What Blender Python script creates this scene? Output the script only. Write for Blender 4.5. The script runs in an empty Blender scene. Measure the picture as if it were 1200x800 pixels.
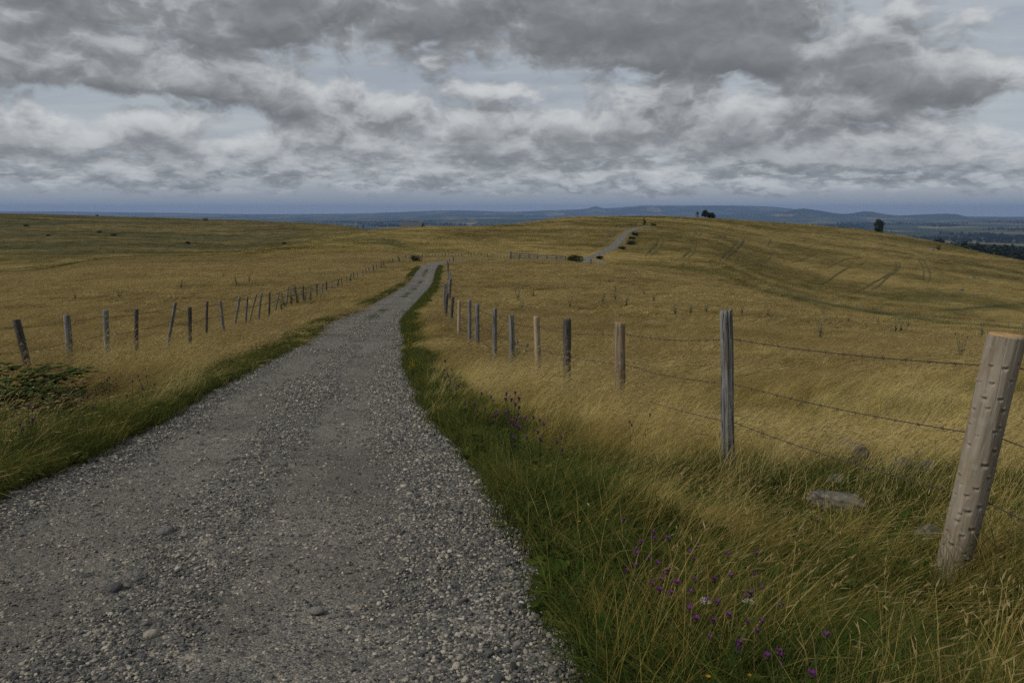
import bpy, bmesh, math, random
import numpy as np
from mathutils import Vector, Matrix, Euler

random.seed(7)
rng = np.random.default_rng(11)
R = math.radians
scene = bpy.context.scene
COL = scene.collection

# ------------------------------------------------------------------ view geometry (used only to survey the place)
F = 28.0 / 36.0 * 1200.0
H0 = 245.0
TH = math.atan((400.0 - H0) / F)
CT, ST = math.cos(TH), math.sin(TH)


def slope(py):
    return -np.tan(np.arctan((np.asarray(py, float) - 400.0) / F) + TH)


def tan_az(px, s):
    return (px - 600.0) / F * (CT - s * ST)


def at(px, py, Y):
    """point of the place seen at photo pixel (px, py) at ground distance Y"""
    s = float(slope(py))
    return Vector((tan_az(px, s) * Y, Y, s * Y))


# ------------------------------------------------------------------ numeric helpers
def pchip(xk, yk, x):
    xk = np.asarray(xk, float); yk = np.asarray(yk, float)
    h = np.diff(xk); d = np.diff(yk) / h
    n = len(xk); m = np.zeros(n)
    if n == 2:
        m[:] = d[0]
    else:
        for i in range(1, n - 1):
            if d[i - 1] * d[i] > 0:
                w1 = 2 * h[i] + h[i - 1]; w2 = h[i] + 2 * h[i - 1]
                m[i] = (w1 + w2) / (w1 / d[i - 1] + w2 / d[i])
        m[0] = d[0]; m[-1] = d[-1]
    x = np.clip(x, xk[0], xk[-1])
    i = np.clip(np.searchsorted(xk, x, side='right') - 1, 0, n - 2)
    u = (x - xk[i]) / h[i]
    return ((1 + 2 * u) * (1 - u) ** 2 * yk[i] + u * (1 - u) ** 2 * h[i] * m[i]
            + u * u * (3 - 2 * u) * yk[i + 1] + u * u * (u - 1) * h[i] * m[i + 1])


_lat = np.random.default_rng(5).random((256, 256))


def vnoise(x, y):
    xi = np.floor(x).astype(int); yi = np.floor(y).astype(int)
    fx = x - xi; fy = y - yi
    fx = fx * fx * (3 - 2 * fx); fy = fy * fy * (3 - 2 * fy)
    a = _lat[xi & 255, yi & 255]; b = _lat[(xi + 1) & 255, yi & 255]
    c = _lat[xi & 255, (yi + 1) & 255]; d = _lat[(xi + 1) & 255, (yi + 1) & 255]
    return (a * (1 - fx) + b * fx) * (1 - fy) + (c * (1 - fx) + d * fx) * fy


def fbm(x, y, octv=4):
    v = 0.0; a = 0.5; tot = 0.0
    for k in range(octv):
        v = v + a * vnoise(x * 2 ** k + 17.3 * k, y * 2 ** k + 9.1 * k); tot += a; a *= 0.5
    return v / tot


def sstep(a, b, x):
    u = np.clip((np.asarray(x, float) - a) / (b - a), 0, 1)
    return u * u * (3 - 2 * u)


# ------------------------------------------------------------------ terrain
NEAR = [(2.4, 800), (4.67, 595), (6.0, 553), (8.45, 500), (12, 456), (15.1, 435)]
COLS = [
    (-700, [(24, 410), (40, 380), (65, 352), (100, 335), (150, 326), (250, 318), (350, 304), (600, 266), (800, 250), (1000, 253)]),
    (0, [(24, 405), (40, 372), (65, 345), (100, 328), (140, 319), (180, 321), (240, 312), (300, 300), (450, 272), (620, 253), (700, 250.5), (850, 252)]),
    (135, [(24, 403), (40, 370), (65, 344), (100, 322), (150, 307), (185, 300), (230, 303), (300, 298), (450, 272), (650, 255.5), (720, 254), (850, 256)]),
    (270, [(24, 401), (45, 365), (65, 345), (100, 322), (150, 306), (200, 296), (250, 300), (330, 294), (450, 275), (640, 257.8), (700, 258.2), (850, 262)]),
    (330, [(24, 400), (45, 363), (64, 343), (100, 321), (150, 303), (210, 288.5), (250, 291), (310, 290), (400, 279), (600, 260.5), (700, 262), (850, 268)]),
    (400, [(24, 400), (32, 378), (45, 362), (64, 345), (100, 321), (150, 300), (220, 281), (270, 276), (320, 277.5), (450, 270.5), (600, 264.5), (750, 266)]),
    (440, [(24, 400), (32, 378), (45, 362), (64, 346), (100, 321.5), (150, 300), (220, 280), (290, 269), (340, 271), (450, 271), (600, 272)]),
    (490, [(24, 400), (32, 378), (45, 362), (64, 347), (87, 333), (108, 318), (125, 309), (150, 303), (175, 298), (220, 285), (260, 272.5), (300, 266.5), (350, 268), (500, 275)]),
    (520, [(24, 400), (32, 378), (45, 362), (64, 347), (87, 332), (108, 317), (125, 308), (142, 304), (170, 299.5), (220, 285), (260, 273), (310, 265.5), (360, 267.5), (500, 275)]),
    (600, [(24, 402), (45, 365), (64, 347), (90, 328), (120, 311), (142, 303.5), (162, 304.5), (190, 302), (230, 287), (280, 272), (330, 263), (400, 265), (550, 272)]),
    (660, [(24, 404), (45, 369), (64, 349), (90, 330), (118, 313), (140, 305), (160, 307.5), (193, 303), (235, 286), (290, 268), (350, 255.5), (400, 257), (550, 266)]),
    (700, [(24, 405), (45, 372), (64, 352), (90, 330), (110, 316), (128, 309), (150, 312), (197, 304), (240, 285), (300, 266.5), (370, 254), (400, 254.3), (500, 258)]),
    (760, [(24, 407), (45, 375), (64, 355), (90, 335), (112, 320), (124, 317.5), (150, 322), (190, 308), (240, 289), (300, 269), (390, 254.5), (430, 253.5), (520, 257)]),
    (830, [(24, 409), (45, 378), (64, 358), (85, 338), (102, 330), (140, 337), (180, 318), (240, 295), (320, 270), (400, 258), (445, 255.5), (550, 259)]),
    (900, [(24, 410), (45, 382), (64, 362), (82, 348), (92, 345), (130, 355), (195, 338), (260, 311), (350, 279), (430, 262.5), (465, 260), (560, 265)]),
    (1000, [(30, 406), (45, 389), (64, 372), (74, 369), (120, 387), (195, 366), (240, 342), (320, 301), (400, 277), (455, 268), (550, 275)]),
    (1100, [(30, 409), (45, 393), (64, 382), (120, 402), (190, 378), (250, 345), (330, 310), (400, 291), (445, 283.5), (540, 292), (900, 304)]),
    (1200, [(30, 413), (45, 398), (60, 389), (110, 410), (185, 386), (250, 353), (330, 323), (380, 308), (412, 304), (500, 316), (900, 306)]),
    (1300, [(30, 418), (45, 402), (60, 394), (110, 415), (190, 395), (250, 366), (330, 340), (380, 327), (412, 323), (500, 332), (900, 308)]),
    (1900, [(30, 425), (60, 405), (110, 430), (180, 420), (250, 400), (330, 370), (400, 355), (500, 380), (900, 315)]),
]
LY = np.linspace(math.log(2.4), math.log(1200.0), 420)
_ct = np.array([tan_az(c[0], 0.0) for c in COLS])
_tab = []
for px, nodes in COLS:
    nd = NEAR + nodes
    _tab.append(pchip([math.log(n[0]) for n in nd], slope([n[1] for n in nd]), LY))
_tab = np.array(_tab)
TG = np.linspace(_ct[0], _ct[-1], 700)
TAB = np.array([pchip(_ct, _tab[:, j], TG) for j in range(len(LY))])      # [iy, it]
for _ in range(3):                                                       # soften the creases
    TAB[:, 1:-1] = 0.25 * TAB[:, :-2] + 0.5 * TAB[:, 1:-1] + 0.25 * TAB[:, 2:]

RIDGES = [
    (15500, 1500, [(-700, 247), (0, 247.5), (200, 249.5), (300, 251), (400, 250.5), (470, 248.5), (530, 246.5), (600, 248), (640, 246.5), (688, 244.5), (698, 241.6), (708, 244),
                   (760, 240.8), (840, 240.8), (900, 242), (940, 246), (1000, 252), (1100, 256), (1250, 258), (1900, 256)]),
    (11000, 900, [(-700, 256), (0, 255), (380, 254), (530, 252.5), (620, 252), (700, 252), (800, 253), (900, 250), (925, 246.5), (940, 244), (958, 246.5), (992, 251), (1005, 249), (1016, 247.2), (1032, 249.8),
                  (1050, 252.5), (1075, 251.5), (1115, 250.3), (1128, 252.5), (1140, 256), (1162, 258), (1200, 257), (1900, 257)]),
    (7500, 700, [(-700, 262), (0, 262), (400, 259.5), (600, 257), (700, 256), (800, 258), (900, 262), (1000, 264), (1100, 263), (1150, 259), (1200, 258.5), (1400, 258), (1900, 262)]),
    (4500, 500, [(-700, 272), (300, 270), (400, 267), (600, 266), (800, 272), (900, 277), (1000, 276), (1042, 274.5), (1100, 271), (1200, 270), (1400, 269), (1900, 273)]),
]


def z_table(x, y):
    yy = np.maximum(y, 2.4)
    t = np.clip(x / yy, TG[0], TG[-1] - 1e-6)
    ft = (t - TG[0]) / (TG[1] - TG[0]); it = np.clip(ft.astype(int), 0, len(TG) - 2); ft = ft - it
    fy = (np.log(np.clip(yy, 2.4, 1199.0)) - LY[0]) / (LY[1] - LY[0]); iy = np.clip(fy.astype(int), 0, len(LY) - 2); fy = fy - iy
    s = (TAB[iy, it] * (1 - fy) * (1 - ft) + TAB[iy + 1, it] * fy * (1 - ft) + TAB[iy, it + 1] * (1 - fy) * ft + TAB[iy + 1, it + 1] * fy * ft)
    z = s * np.minimum(yy, 1199.0)
    back = y < 2.4
    return np.where(back, z + (2.4 - np.maximum(y, -6)) * 0.085, z)


def z_far(x, y):
    yy = np.maximum(y, 500.0)
    t = np.clip(x / yy, TG[0], TG[-1])
    z = -118.0 + 26 * (fbm(x / 900 + 40, y / 900 + 3, 4) - 0.5)
    for Yc, w, prof in RIDGES:
        tk = [tan_az(p[0], 0.0) for p in prof]
        top = slope(pchip(tk, [p[1] for p in prof], t)) * Yc
        rough = 1.0 + 0.0 * t
        bump = np.exp(-((yy - Yc) / w) ** 2)
        z = z + (top - z) * bump * rough
    zz = z + 16 * (fbm(x / 420, y / 420, 4) - 0.5) * sstep(1200, 3000, yy) * (1 - np.exp(-((yy - 15500) / 900.0) ** 2))
    return np.where(yy > 16500, zz - (yy - 16500) * 0.05, zz)


# road centre line: (x, y) in metres; follows the survey of its two edges
ROAD = [(4.0, -45), (1.2, -18), (-0.35, -6), (-1.0, 0), (-1.29, 2.4), (-1.65, 4.67), (-2.37, 8.45), (-3.52, 15.1), (-4.75, 24), (-5.9, 32), (-7.1, 45), (-8.0, 56), (-8.6, 64),
        (-10.1, 87), (-11.6, 108), (-12.1, 120), (-11.6, 128), (-9.0, 136), (-3.0, 143), (6.0, 153), (14.0, 170), (20.5, 192), (26.5, 215), (32.0, 240), (38.5, 270), (44.0, 292), (50, 310), (58, 330)]


def base_hit(px, py, y0, y1):
    s_ = float(slope(py)); t_ = tan_az(px, s_); Yv = np.exp(np.linspace(math.log(y0), math.log(y1), 900))
    h_ = np.where(z_base(t_ * Yv, Yv) >= s_ * Yv)[0]; k_ = h_[0] if len(h_) else len(Yv) - 1
    return (float(t_ * Yv[k_]), float(Yv[k_]))


def z_base(x, y):
    x = np.asarray(x, float); y = np.asarray(y, float)
    w = sstep(900, 1700, y)
    zn = z_table(x, y); zf = z_far(x, y)
    return zn * (1 - w) + zf * w


ROAD = [p for p in ROAD if p[1] < 172 or p[1] < 0] + [base_hit(px, py, 165, 420) for px, py in [(689, 303), (704, 297), (716, 291), (723, 285), (729, 278), (735, 272), (742, 268.8), (751, 266.5), (762, 265)]]


def spline(pts, per=24):
    P = [np.array(p, float) for p in pts]; out = []
    for i in range(len(P) - 1):
        p0 = P[max(i - 1, 0)]; p1 = P[i]; p2 = P[i + 1]; p3 = P[min(i + 2, len(P) - 1)]
        t0 = 0.0; t1 = t0 + max(np.linalg.norm(p1 - p0), 1e-6) ** .5 if i > 0 else 1.0
        t2 = t1 + max(np.linalg.norm(p2 - p1), 1e-6) ** .5
        t3 = t2 + max(np.linalg.norm(p3 - p2), 1e-6) ** .5 if i < len(P) - 2 else t2 + 1.0
        if i == 0: p0 = 2 * p1 - p2; t0, t1, t2 = 0, 1, 2; t3 = t2 + 1
        if i == len(P) - 2: p3 = 2 * p2 - p1
        for k in range(per):
            t = t1 + (t2 - t1) * k / per
            A1 = (t1 - t) / (t1 - t0) * p0 + (t - t0) / (t1 - t0) * p1
            A2 = (t2 - t) / (t2 - t1) * p1 + (t - t1) / (t2 - t1) * p2
            A3 = (t3 - t) / (t3 - t2) * p2 + (t - t2) / (t3 - t2) * p3
            B1 = (t2 - t) / (t2 - t0) * A1 + (t - t0) / (t2 - t0) * A2
            B2 = (t3 - t) / (t3 - t1) * A2 + (t - t1) / (t3 - t1) * A3
            out.append((t2 - t) / (t2 - t1) * B1 + (t - t1) / (t2 - t1) * B2)
    out.append(P[-1])
    return np.array(out)


RC = spline(ROAD, 20)
_seg = np.linalg.norm(np.diff(RC, axis=0), axis=1)
RS = np.concatenate([[0], np.cumsum(_seg)])
HALF = 1.5


def road_half(s_y):
    return HALF - 0.12 * sstep(60, 130, s_y) - 0.15 * sstep(150, 240, s_y)


def road_dist(x, y, chunk=60000):
    """signed distance across the road (right positive) and y of the nearest centre point"""
    x = np.asarray(x, float).ravel(); y = np.asarray(y, float).ravel()
    d = np.full(x.shape, 999.0); yy = np.array(y, float)
    sel = np.where((y < 420) & (y > -50) & (x > -40) & (x < 90))[0]
    A = RC[:-1]; D = np.diff(RC, axis=0); L2 = (D ** 2).sum(1)
    for c in range(0, len(sel), 4000):
        ii = sel[c:c + 4000]
        px = x[ii][:, None] - A[None, :, 0]; py = y[ii][:, None] - A[None, :, 1]
        u = np.clip((px * D[:, 0] + py * D[:, 1]) / L2, 0, 1)
        ex = px - u * D[:, 0]; ey = py - u * D[:, 1]
        dd = ex * ex + ey * ey
        k = dd.argmin(1); r = np.arange(len(ii))
        sg = np.sign(D[k, 1] * ex[r, k] - D[k, 0] * ey[r, k])
        d[ii] = np.sqrt(dd[r, k]) * np.where(sg == 0, 1, sg); yy[ii] = A[k, 1] + u[r, k] * D[k, 1]
    return d, yy


def z_ground(x, y, sink=True):
    x = np.asarray(x, float); y = np.asarray(y, float); sh = np.broadcast(x, y).shape
    x = np.broadcast_to(x, sh).ravel(); y = np.broadcast_to(y, sh).ravel()
    z = z_base(x, y)
    d, yc = road_dist(x, y)
    e = np.abs(d) - road_half(yc)
    far = sstep(500, 900, y)
    z = z - 0.30 * sstep(0.15, 2.2, e) * (1 - far)
    amp = sstep(0.1, 2.5, e) * (1 - far)
    z = z + amp * (0.16 * (fbm(x * .45, y * .45, 3) - .5) + (0.25 + .9 * sstep(120, 300, y)) * (fbm(x * .06 + 5, y * .06, 3) - .5) * sstep(8, 40, y))
    z = z + 0.05 * sstep(0.0, 0.12, e) * (1 - sstep(.3, .9, e))
    if sink:
        z = z - 0.07 * (1 - sstep(-0.25, 0.0, e))
    return z.reshape(sh)


def zg(x, y):
    return float(z_ground(np.array([x]), np.array([y]))[0])


def ground_hit(px, py, y0=5.0, y1=900.0, lift=0.0):
    s = float(slope(py)); t = tan_az(px, s)
    Y = np.exp(np.linspace(math.log(y0), math.log(y1), 900))
    hit = np.where(z_ground(t * Y, Y) + lift >= s * Y)[0]
    k = hit[0] if len(hit) else len(Y) - 1
    return Vector((t * Y[k], Y[k], float(z_ground(np.array([t * Y[k]]), np.array([Y[k]]))[0])))


# ------------------------------------------------------------------ how golden / how green the sward is, by place
def _poly(pts, y0, y1, w, amp):
    h = [ground_hit(px, py, y0, y1) for px, py in pts]
    P_ = spline([(p.x, p.y) for p in h], 10)
    return P_, w, amp


DAMP = [_poly([(905, 344), (950, 352), (1000, 362), (1050, 370), (1100, 377), (1150, 381), (1200, 386)], 125, 300, 3.4, .9),
        _poly([(1115, 364), (1140, 361), (1165, 359), (1200, 356)], 140, 400, 2.6, .9),
        _poly([(0, 319), (45, 316), (85, 313), (130, 303)], 185, 330, 9.0, .8),
        _poly([(400, 283), (425, 278), (450, 282), (462, 288)], 190, 330, 7.0, .55),
        _poly([(1060, 350), (1095, 347), (1135, 346)], 180, 400, 9.0, .5),
        _poly([(1130, 306), (1165, 315), (1200, 322)], 240, 420, 4.0, .6)]


def tallness(x, y):
    return np.clip((fbm(x * .50 + 9, y * .75 + 4, 3) - .5) * 3.4 + .5, 0, 1)


def sward(x, y, d=None):
    x = np.asarray(x, float).ravel(); y = np.asarray(y, float).ravel()
    near = 1 - sstep(90, 200, y)
    a = .42 * fbm(x * .28 + 7, y * .34 + 2, 3) + .30 * fbm(x * .07 + 3, y * .06 + 9, 3) + .28 * fbm(x * .95 + 1, y * 1.3, 3)
    b = .5 * fbm(x * .016 + 5, y * .040 + 1, 4) + .5 * fbm(x * .06 + 5, y * .16 + 8, 3)
    g = a * near + b * (1 - near)
    g = np.clip((g - .5) * 4.6 + .5, -.2, 1.2)
    green = np.zeros_like(x)
    t = x / np.maximum(y, 1)
    left = sstep(230, 300, y + 260 * (t + .35)) * sstep(-.16, -.30, t) if False else sstep(235, 285, y) * (1 - sstep(-.30, -.19, t))
    st = fbm(x * .012 + 2, y * .05 + 6, 5)
    green = np.maximum(green, left * np.clip((st - .50) * 10, 0, .95))
    g = g + (.55 * (tallness(x, y) - .5)) * (1 - sstep(35, 80, y))
    g = g - .05 * sstep(2.6, 4.5, d if d is not None else road_dist(x, y)[0]) * (1 - sstep(16, 40, y))
    g = g * (1 - .30 * left) - .04 * left + .22 * sstep(60, 85, y) * (1 - sstep(125, 150, y)) - .28 * (1 - sstep(3.0, 6.0, y))  # left hill: cloud shade put into its grass colour, besides its greener growth
    for P_, w, amp in DAMP:
        ii = np.where((y > P_[:, 1].min() - 4 * w) & (y < P_[:, 1].max() + 4 * w) & (x > P_[:, 0].min() - 4 * w) & (x < P_[:, 0].max() + 4 * w))[0]
        for c in range(0, len(ii), 8000):
            q = ii[c:c + 8000]
            dd = np.sqrt(((x[q][:, None] - P_[None, :, 0]) ** 2 + (y[q][:, None] - P_[None, :, 1]) ** 2).min(1))
            green[q] = np.maximum(green[q], amp * np.exp(-(dd / w) ** 2) * (.55 + .9 * fbm(x[q] * .15, y[q] * .3, 3)))
    if d is None: d, _ = road_dist(x, y)
    strip = np.exp(-((np.abs(d) - 4.1) / 1.4) ** 2) * (1 - sstep(45, 80, y)) * sstep(3, 8, y)
    g = g + .35 * strip * np.clip(fbm(x * .5, y * .4 + 12, 3) * 3 - .9, 0, 1)
    return np.clip(g, 0, 1), np.clip(green, 0, 1), strip


# ------------------------------------------------------------------ object helpers
def tag(o, label=None, cat=None, group=None, kind=None):
    if label: o['label'] = label
    if cat: o['category'] = cat
    if group: o['group'] = group
    if kind: o['kind'] = kind
    return o


def mesh_obj(name, verts, faces, mat, parent=None, smooth=True, attr=None):
    me = bpy.data.meshes.new(name)
    me.from_pydata([tuple(v) for v in verts], [], [tuple(f) for f in faces])
    if smooth: me.polygons.foreach_set('use_smooth', [True] * len(me.polygons))
    if attr is not None:
        a = me.attributes.new('tone', 'FLOAT_COLOR', 'POINT')
        a.data.foreach_set('color', np.asarray(attr, np.float32).ravel())
    if mat: me.materials.append(mat)
    me.update()
    o = bpy.data.objects.new(name, me); COL.objects.link(o)
    if parent: o.parent = parent
    return o


def empty(name, loc, rz=0.0, scale=1.0):
    o = bpy.data.objects.new(name, None); COL.objects.link(o)
    o.empty_display_size = .1
    o.location = loc; o.rotation_euler = (0, 0, rz); o.scale = (scale,) * 3
    return o


def kids(o):
    return [c for c in bpy.data.objects if c.parent == o]


def dup(root, loc, rot=(0, 0, 0), scale=None, tree=None):
    c = root.copy(); COL.objects.link(c); c.location = loc; c.rotation_euler = rot
    if scale is not None: c.scale = scale if hasattr(scale, '__len__') else (scale,) * 3
    for ch in (tree if tree is not None else kids(root)):
        d = ch.copy(); COL.objects.link(d); d.parent = c
    return c


class Geo:
    """collects raw geometry for one mesh"""
    def __init__(self): self.v = []; self.f = []; self.c = []

    def add(self, v, f, c=None):
        b = len(self.v); self.v += [tuple(p) for p in v]; self.f += [tuple(i + b for i in q) for q in f]
        self.c += [c if c is not None else (0, 0, 0, 1)] * len(v)

    def tube(self, pts, rad, n=8, cap=True, col=None):
        pts = [Vector(p) for p in pts]; b = len(self.v); m = len(pts)
        up = Vector((0, 0, 1)) if abs((pts[-1] - pts[0]).normalized().z) < .9 else Vector((1, 0, 0))
        for i, p in enumerate(pts):
            d = (pts[min(i + 1, m - 1)] - pts[max(i - 1, 0)]).normalized()
            a = d.cross(up).normalized(); bb = d.cross(a)
            r = rad[i] if hasattr(rad, '__len__') else rad
            for k in range(n):
                w = 2 * math.pi * k / n
                self.v.append(tuple(p + (a * math.cos(w) + bb * math.sin(w)) * r)); self.c.append(col or (0, 0, 0, 1))
        for i in range(m - 1):
            for k in range(n):
                self.f.append((b + i * n + k, b + i * n + (k + 1) % n, b + (i + 1) * n + (k + 1) % n, b + (i + 1) * n + k))
        if cap:
            self.f.append(tuple(b + k for k in reversed(range(n)))); self.f.append(tuple(b + (m - 1) * n + k for k in range(n)))

    def obj(self, name, mat, parent=None, smooth=True, tone=False):
        return mesh_obj(name, self.v, self.f, mat, parent, smooth, self.c if tone else None)


# ------------------------------------------------------------------ materials
def new_mat(name):
    m = bpy.data.materials.new(name); m.use_nodes = True
    nt = m.node_tree; nt.nodes.clear()
    return m, nt


class NT:
    def __init__(self, nt): self.t = nt

    def n(self, typ, **kw):
        nd = self.t.nodes.new(typ)
        for k, v in kw.items():
            if k.startswith('i_'): nd.inputs[k[2:].replace('_', ' ')].default_value = v
            else: setattr(nd, k, v)
        return nd

    def l(self, a, b): self.t.links.new(a, b)

    def _in(self, sock, v):
        if hasattr(v, 'is_output') or hasattr(v, 'links'): self.l(v, sock)
        else: sock.default_value = v

    def math(self, op, a, b=0.0, c=None, clamp=False):
        nd = self.n('ShaderNodeMath', operation=op, use_clamp=clamp)
        self._in(nd.inputs[0], a); self._in(nd.inputs[1], b)
        if c is not None: self._in(nd.inputs[2], c)
        return nd.outputs[0]

    def vmath(self, op, a, b=(0, 0, 0)):
        nd = self.n('ShaderNodeVectorMath', operation=op)
        self._in(nd.inputs[0], a)
        if op == 'SCALE': self._in(nd.inputs[3], b)
        else: self._in(nd.inputs[1], b)
        return nd.outputs[0]

    def mix(self, f, a, b, blend='MIX'):
        nd = self.n('ShaderNodeMix', data_type='RGBA', blend_type=blend, clamp_factor=True)
        self._in(nd.inputs[0], f)
        for s, v in ((nd.inputs[6], a), (nd.inputs[7], b)):
            if isinstance(v, tuple): s.default_value = (*v[:3], 1)
            else: self.l(v, s)
        return nd.outputs[2]

    def ramp(self, f, stops, interp='LINEAR'):
        nd = self.n('ShaderNodeValToRGB'); cr = nd.color_ramp; cr.interpolation = interp
        while len(cr.elements) < len(stops): cr.elements.new(0.5)
        for e, (p, c) in zip(cr.elements, stops):
            e.position = p; e.color = (*c, 1) if hasattr(c, '__len__') else (c, c, c, 1)
        self._in(nd.inputs[0], f)
        return nd.outputs[0]

    def noise(self, vec, scale, detail=3, rough=.55, dist=0.0, out=0):
        nd = self.n('ShaderNodeTexNoise'); nd.inputs['Scale'].default_value = scale; nd.inputs['Detail'].default_value = detail
        nd.inputs['Roughness'].default_value = rough; nd.inputs['Distortion'].default_value = dist
        if vec is not None: self.l(vec, nd.inputs['Vector'])
        return nd.outputs[out]

    def remap(self, v, a, b, c=0.0, d=1.0, smooth=False):
        nd = self.n('ShaderNodeMapRange', interpolation_type='SMOOTHSTEP' if smooth else 'LINEAR')
        self._in(nd.inputs[0], v)
        for k, q in zip((1, 2, 3, 4), (a, b, c, d)): nd.inputs[k].default_value = q
        return nd.outputs[0]

    def scalevec(self, vec, xyz, loc=(0, 0, 0)):
        nd = self.n('ShaderNodeMapping'); self.l(vec, nd.inputs[0]); nd.inputs['Scale'].default_value = xyz; nd.inputs['Location'].default_value = loc
        return nd.outputs[0]


def principled(N, col, rough=.9, spec=.15, normal=None):
    p = N.n('ShaderNodeBsdfPrincipled')
    N._in(p.inputs['Base Color'], (*col, 1) if isinstance(col, tuple) else col)
    N._in(p.inputs['Roughness'], rough); p.inputs['Specular IOR Level'].default_value = spec
    if normal is not None: N.l(normal, p.inputs['Normal'])
    o = N.n('ShaderNodeOutputMaterial'); N.l(p.outputs[0], o.inputs[0])
    return p


def bump(N, h, strength=.5, dist=.02):
    b = N.n('ShaderNodeBump'); b.inputs['Strength'].default_value = strength; b.inputs['Distance'].default_value = dist
    N.l(h, b.inputs['Height'])
    return b.outputs[0]


def meadow_patches(N, pos, inst):
    """two world-space fields shared by the soil and the grass: how golden, how green"""
    p1 = N.scalevec(pos, (.20, .30, 0)); big = N.noise(p1, 1.0, 5, .62, .8)
    p2 = N.scalevec(pos, (.018, .026, 0), (3.1, 7.7, 0)); huge = N.noise(p2, 1.0, 3, .55, .3)
    p3 = N.scalevec(pos, (.75, 1.9, 0)); small = N.noise(p3, 1.0, 3, .6, .5)
    gold = N.math('ADD', N.math('MULTIPLY', big, .42), N.math('ADD', N.math('MULTIPLY', huge, .33), N.math('MULTIPLY', small, .30)))
    gold = N.remap(gold, .43, .615, 0, 1)
    p4 = N.scalevec(pos, (.012, .045, 0), (11, 2, 0)); gr = N.noise(p4, 1.0, 5, .65, .4)
    sep = N.n('ShaderNodeSeparateXYZ'); N.l(pos, sep.inputs[0])
    # damp green hollows, chiefly on the big slope out on the left
    left = N.math('MULTIPLY', N.remap(sep.outputs[1], 190, 330, 0, 1), N.remap(sep.outputs[0], -110, -20, 1, 0))
    thr = N.math('SUBTRACT', .63, N.math('MULTIPLY', left, .12))
    green = N.math('MULTIPLY', N.math('SUBTRACT', gr, thr), 14.0, clamp=True)
    if inst: a1 = N.n('ShaderNodeAttribute', attribute_name='sward', attribute_type='INSTANCER')
    else: a1 = N.n('ShaderNodeAttribute', attribute_name='sward')
    sa = N.n('ShaderNodeSeparateXYZ'); N.l(a1.outputs['Vector'], sa.inputs[0])
    gold = N.math('ADD', N.math('MULTIPLY', gold, .35), N.math('MULTIPLY', sa.outputs[0], .70), clamp=True)
    green = N.math('MAXIMUM', N.math('MULTIPLY', green, .6), sa.outputs[1])
    return gold, green, left


def mat_meadow_soil():
    m, nt = new_mat('meadow_soil'); N = NT(nt)
    pos = N.n('ShaderNodeNewGeometry').outputs['Position']
    gold, green, left = meadow_patches(N, pos, False)
    c = N.mix(gold, (.095, .072, .020), (.29, .205, .066))
    c = N.mix(green, c, (.050, .060, .017))
    c = N.mix(N.math('MULTIPLY', left, .3), c, (.15, .12, .05))
    st = N.noise(N.scalevec(pos, (.25, 1.1, .5)), 1.0, 6, .7)
    c = N.mix(N.remap(st, .35, .7, 0, 1), N.mix(.45, c, (.05, .042, .015)), c)
    # lowland: fields, hedges and woods
    sep = N.n('ShaderNodeSeparateXYZ'); N.l(pos, sep.inputs[0])
    fy = N.scalevec(pos, (.0034, .0017, 0))
    vo = N.n('ShaderNodeTexVoronoi'); vo.inputs['Scale'].default_value = 1.0; N.l(fy, vo.inputs['Vector'])
    sepc = N.n('ShaderNodeSeparateColor'); N.l(vo.outputs['Color'], sepc.inputs[0])
    fld = N.ramp(sepc.outputs[0], [(0, (.03, .045, .018)), (.35, (.05, .065, .025)), (.55, (.10, .095, .04)), (.72, (.16, .135, .065)), (.8, (.06, .07, .03)), (1, (.20, .165, .085))], 'CONSTANT')
    wd = N.noise(N.scalevec(pos, (.0016, .0009, 0)), 1.0, 6, .65)
    fld = N.mix(N.remap(wd, .46, .56, 0, 1), fld, (.018, .028, .014))
    c = N.mix(N.remap(sep.outputs[1], 850, 1050, 0, 1), c, fld)
    nb = N.noise(N.scalevec(pos, (1.5, 3, 2)), 1.0, 5, .7)
    principled(N, c, .95, .05, bump(N, nb, .8, .25))
    return m


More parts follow.
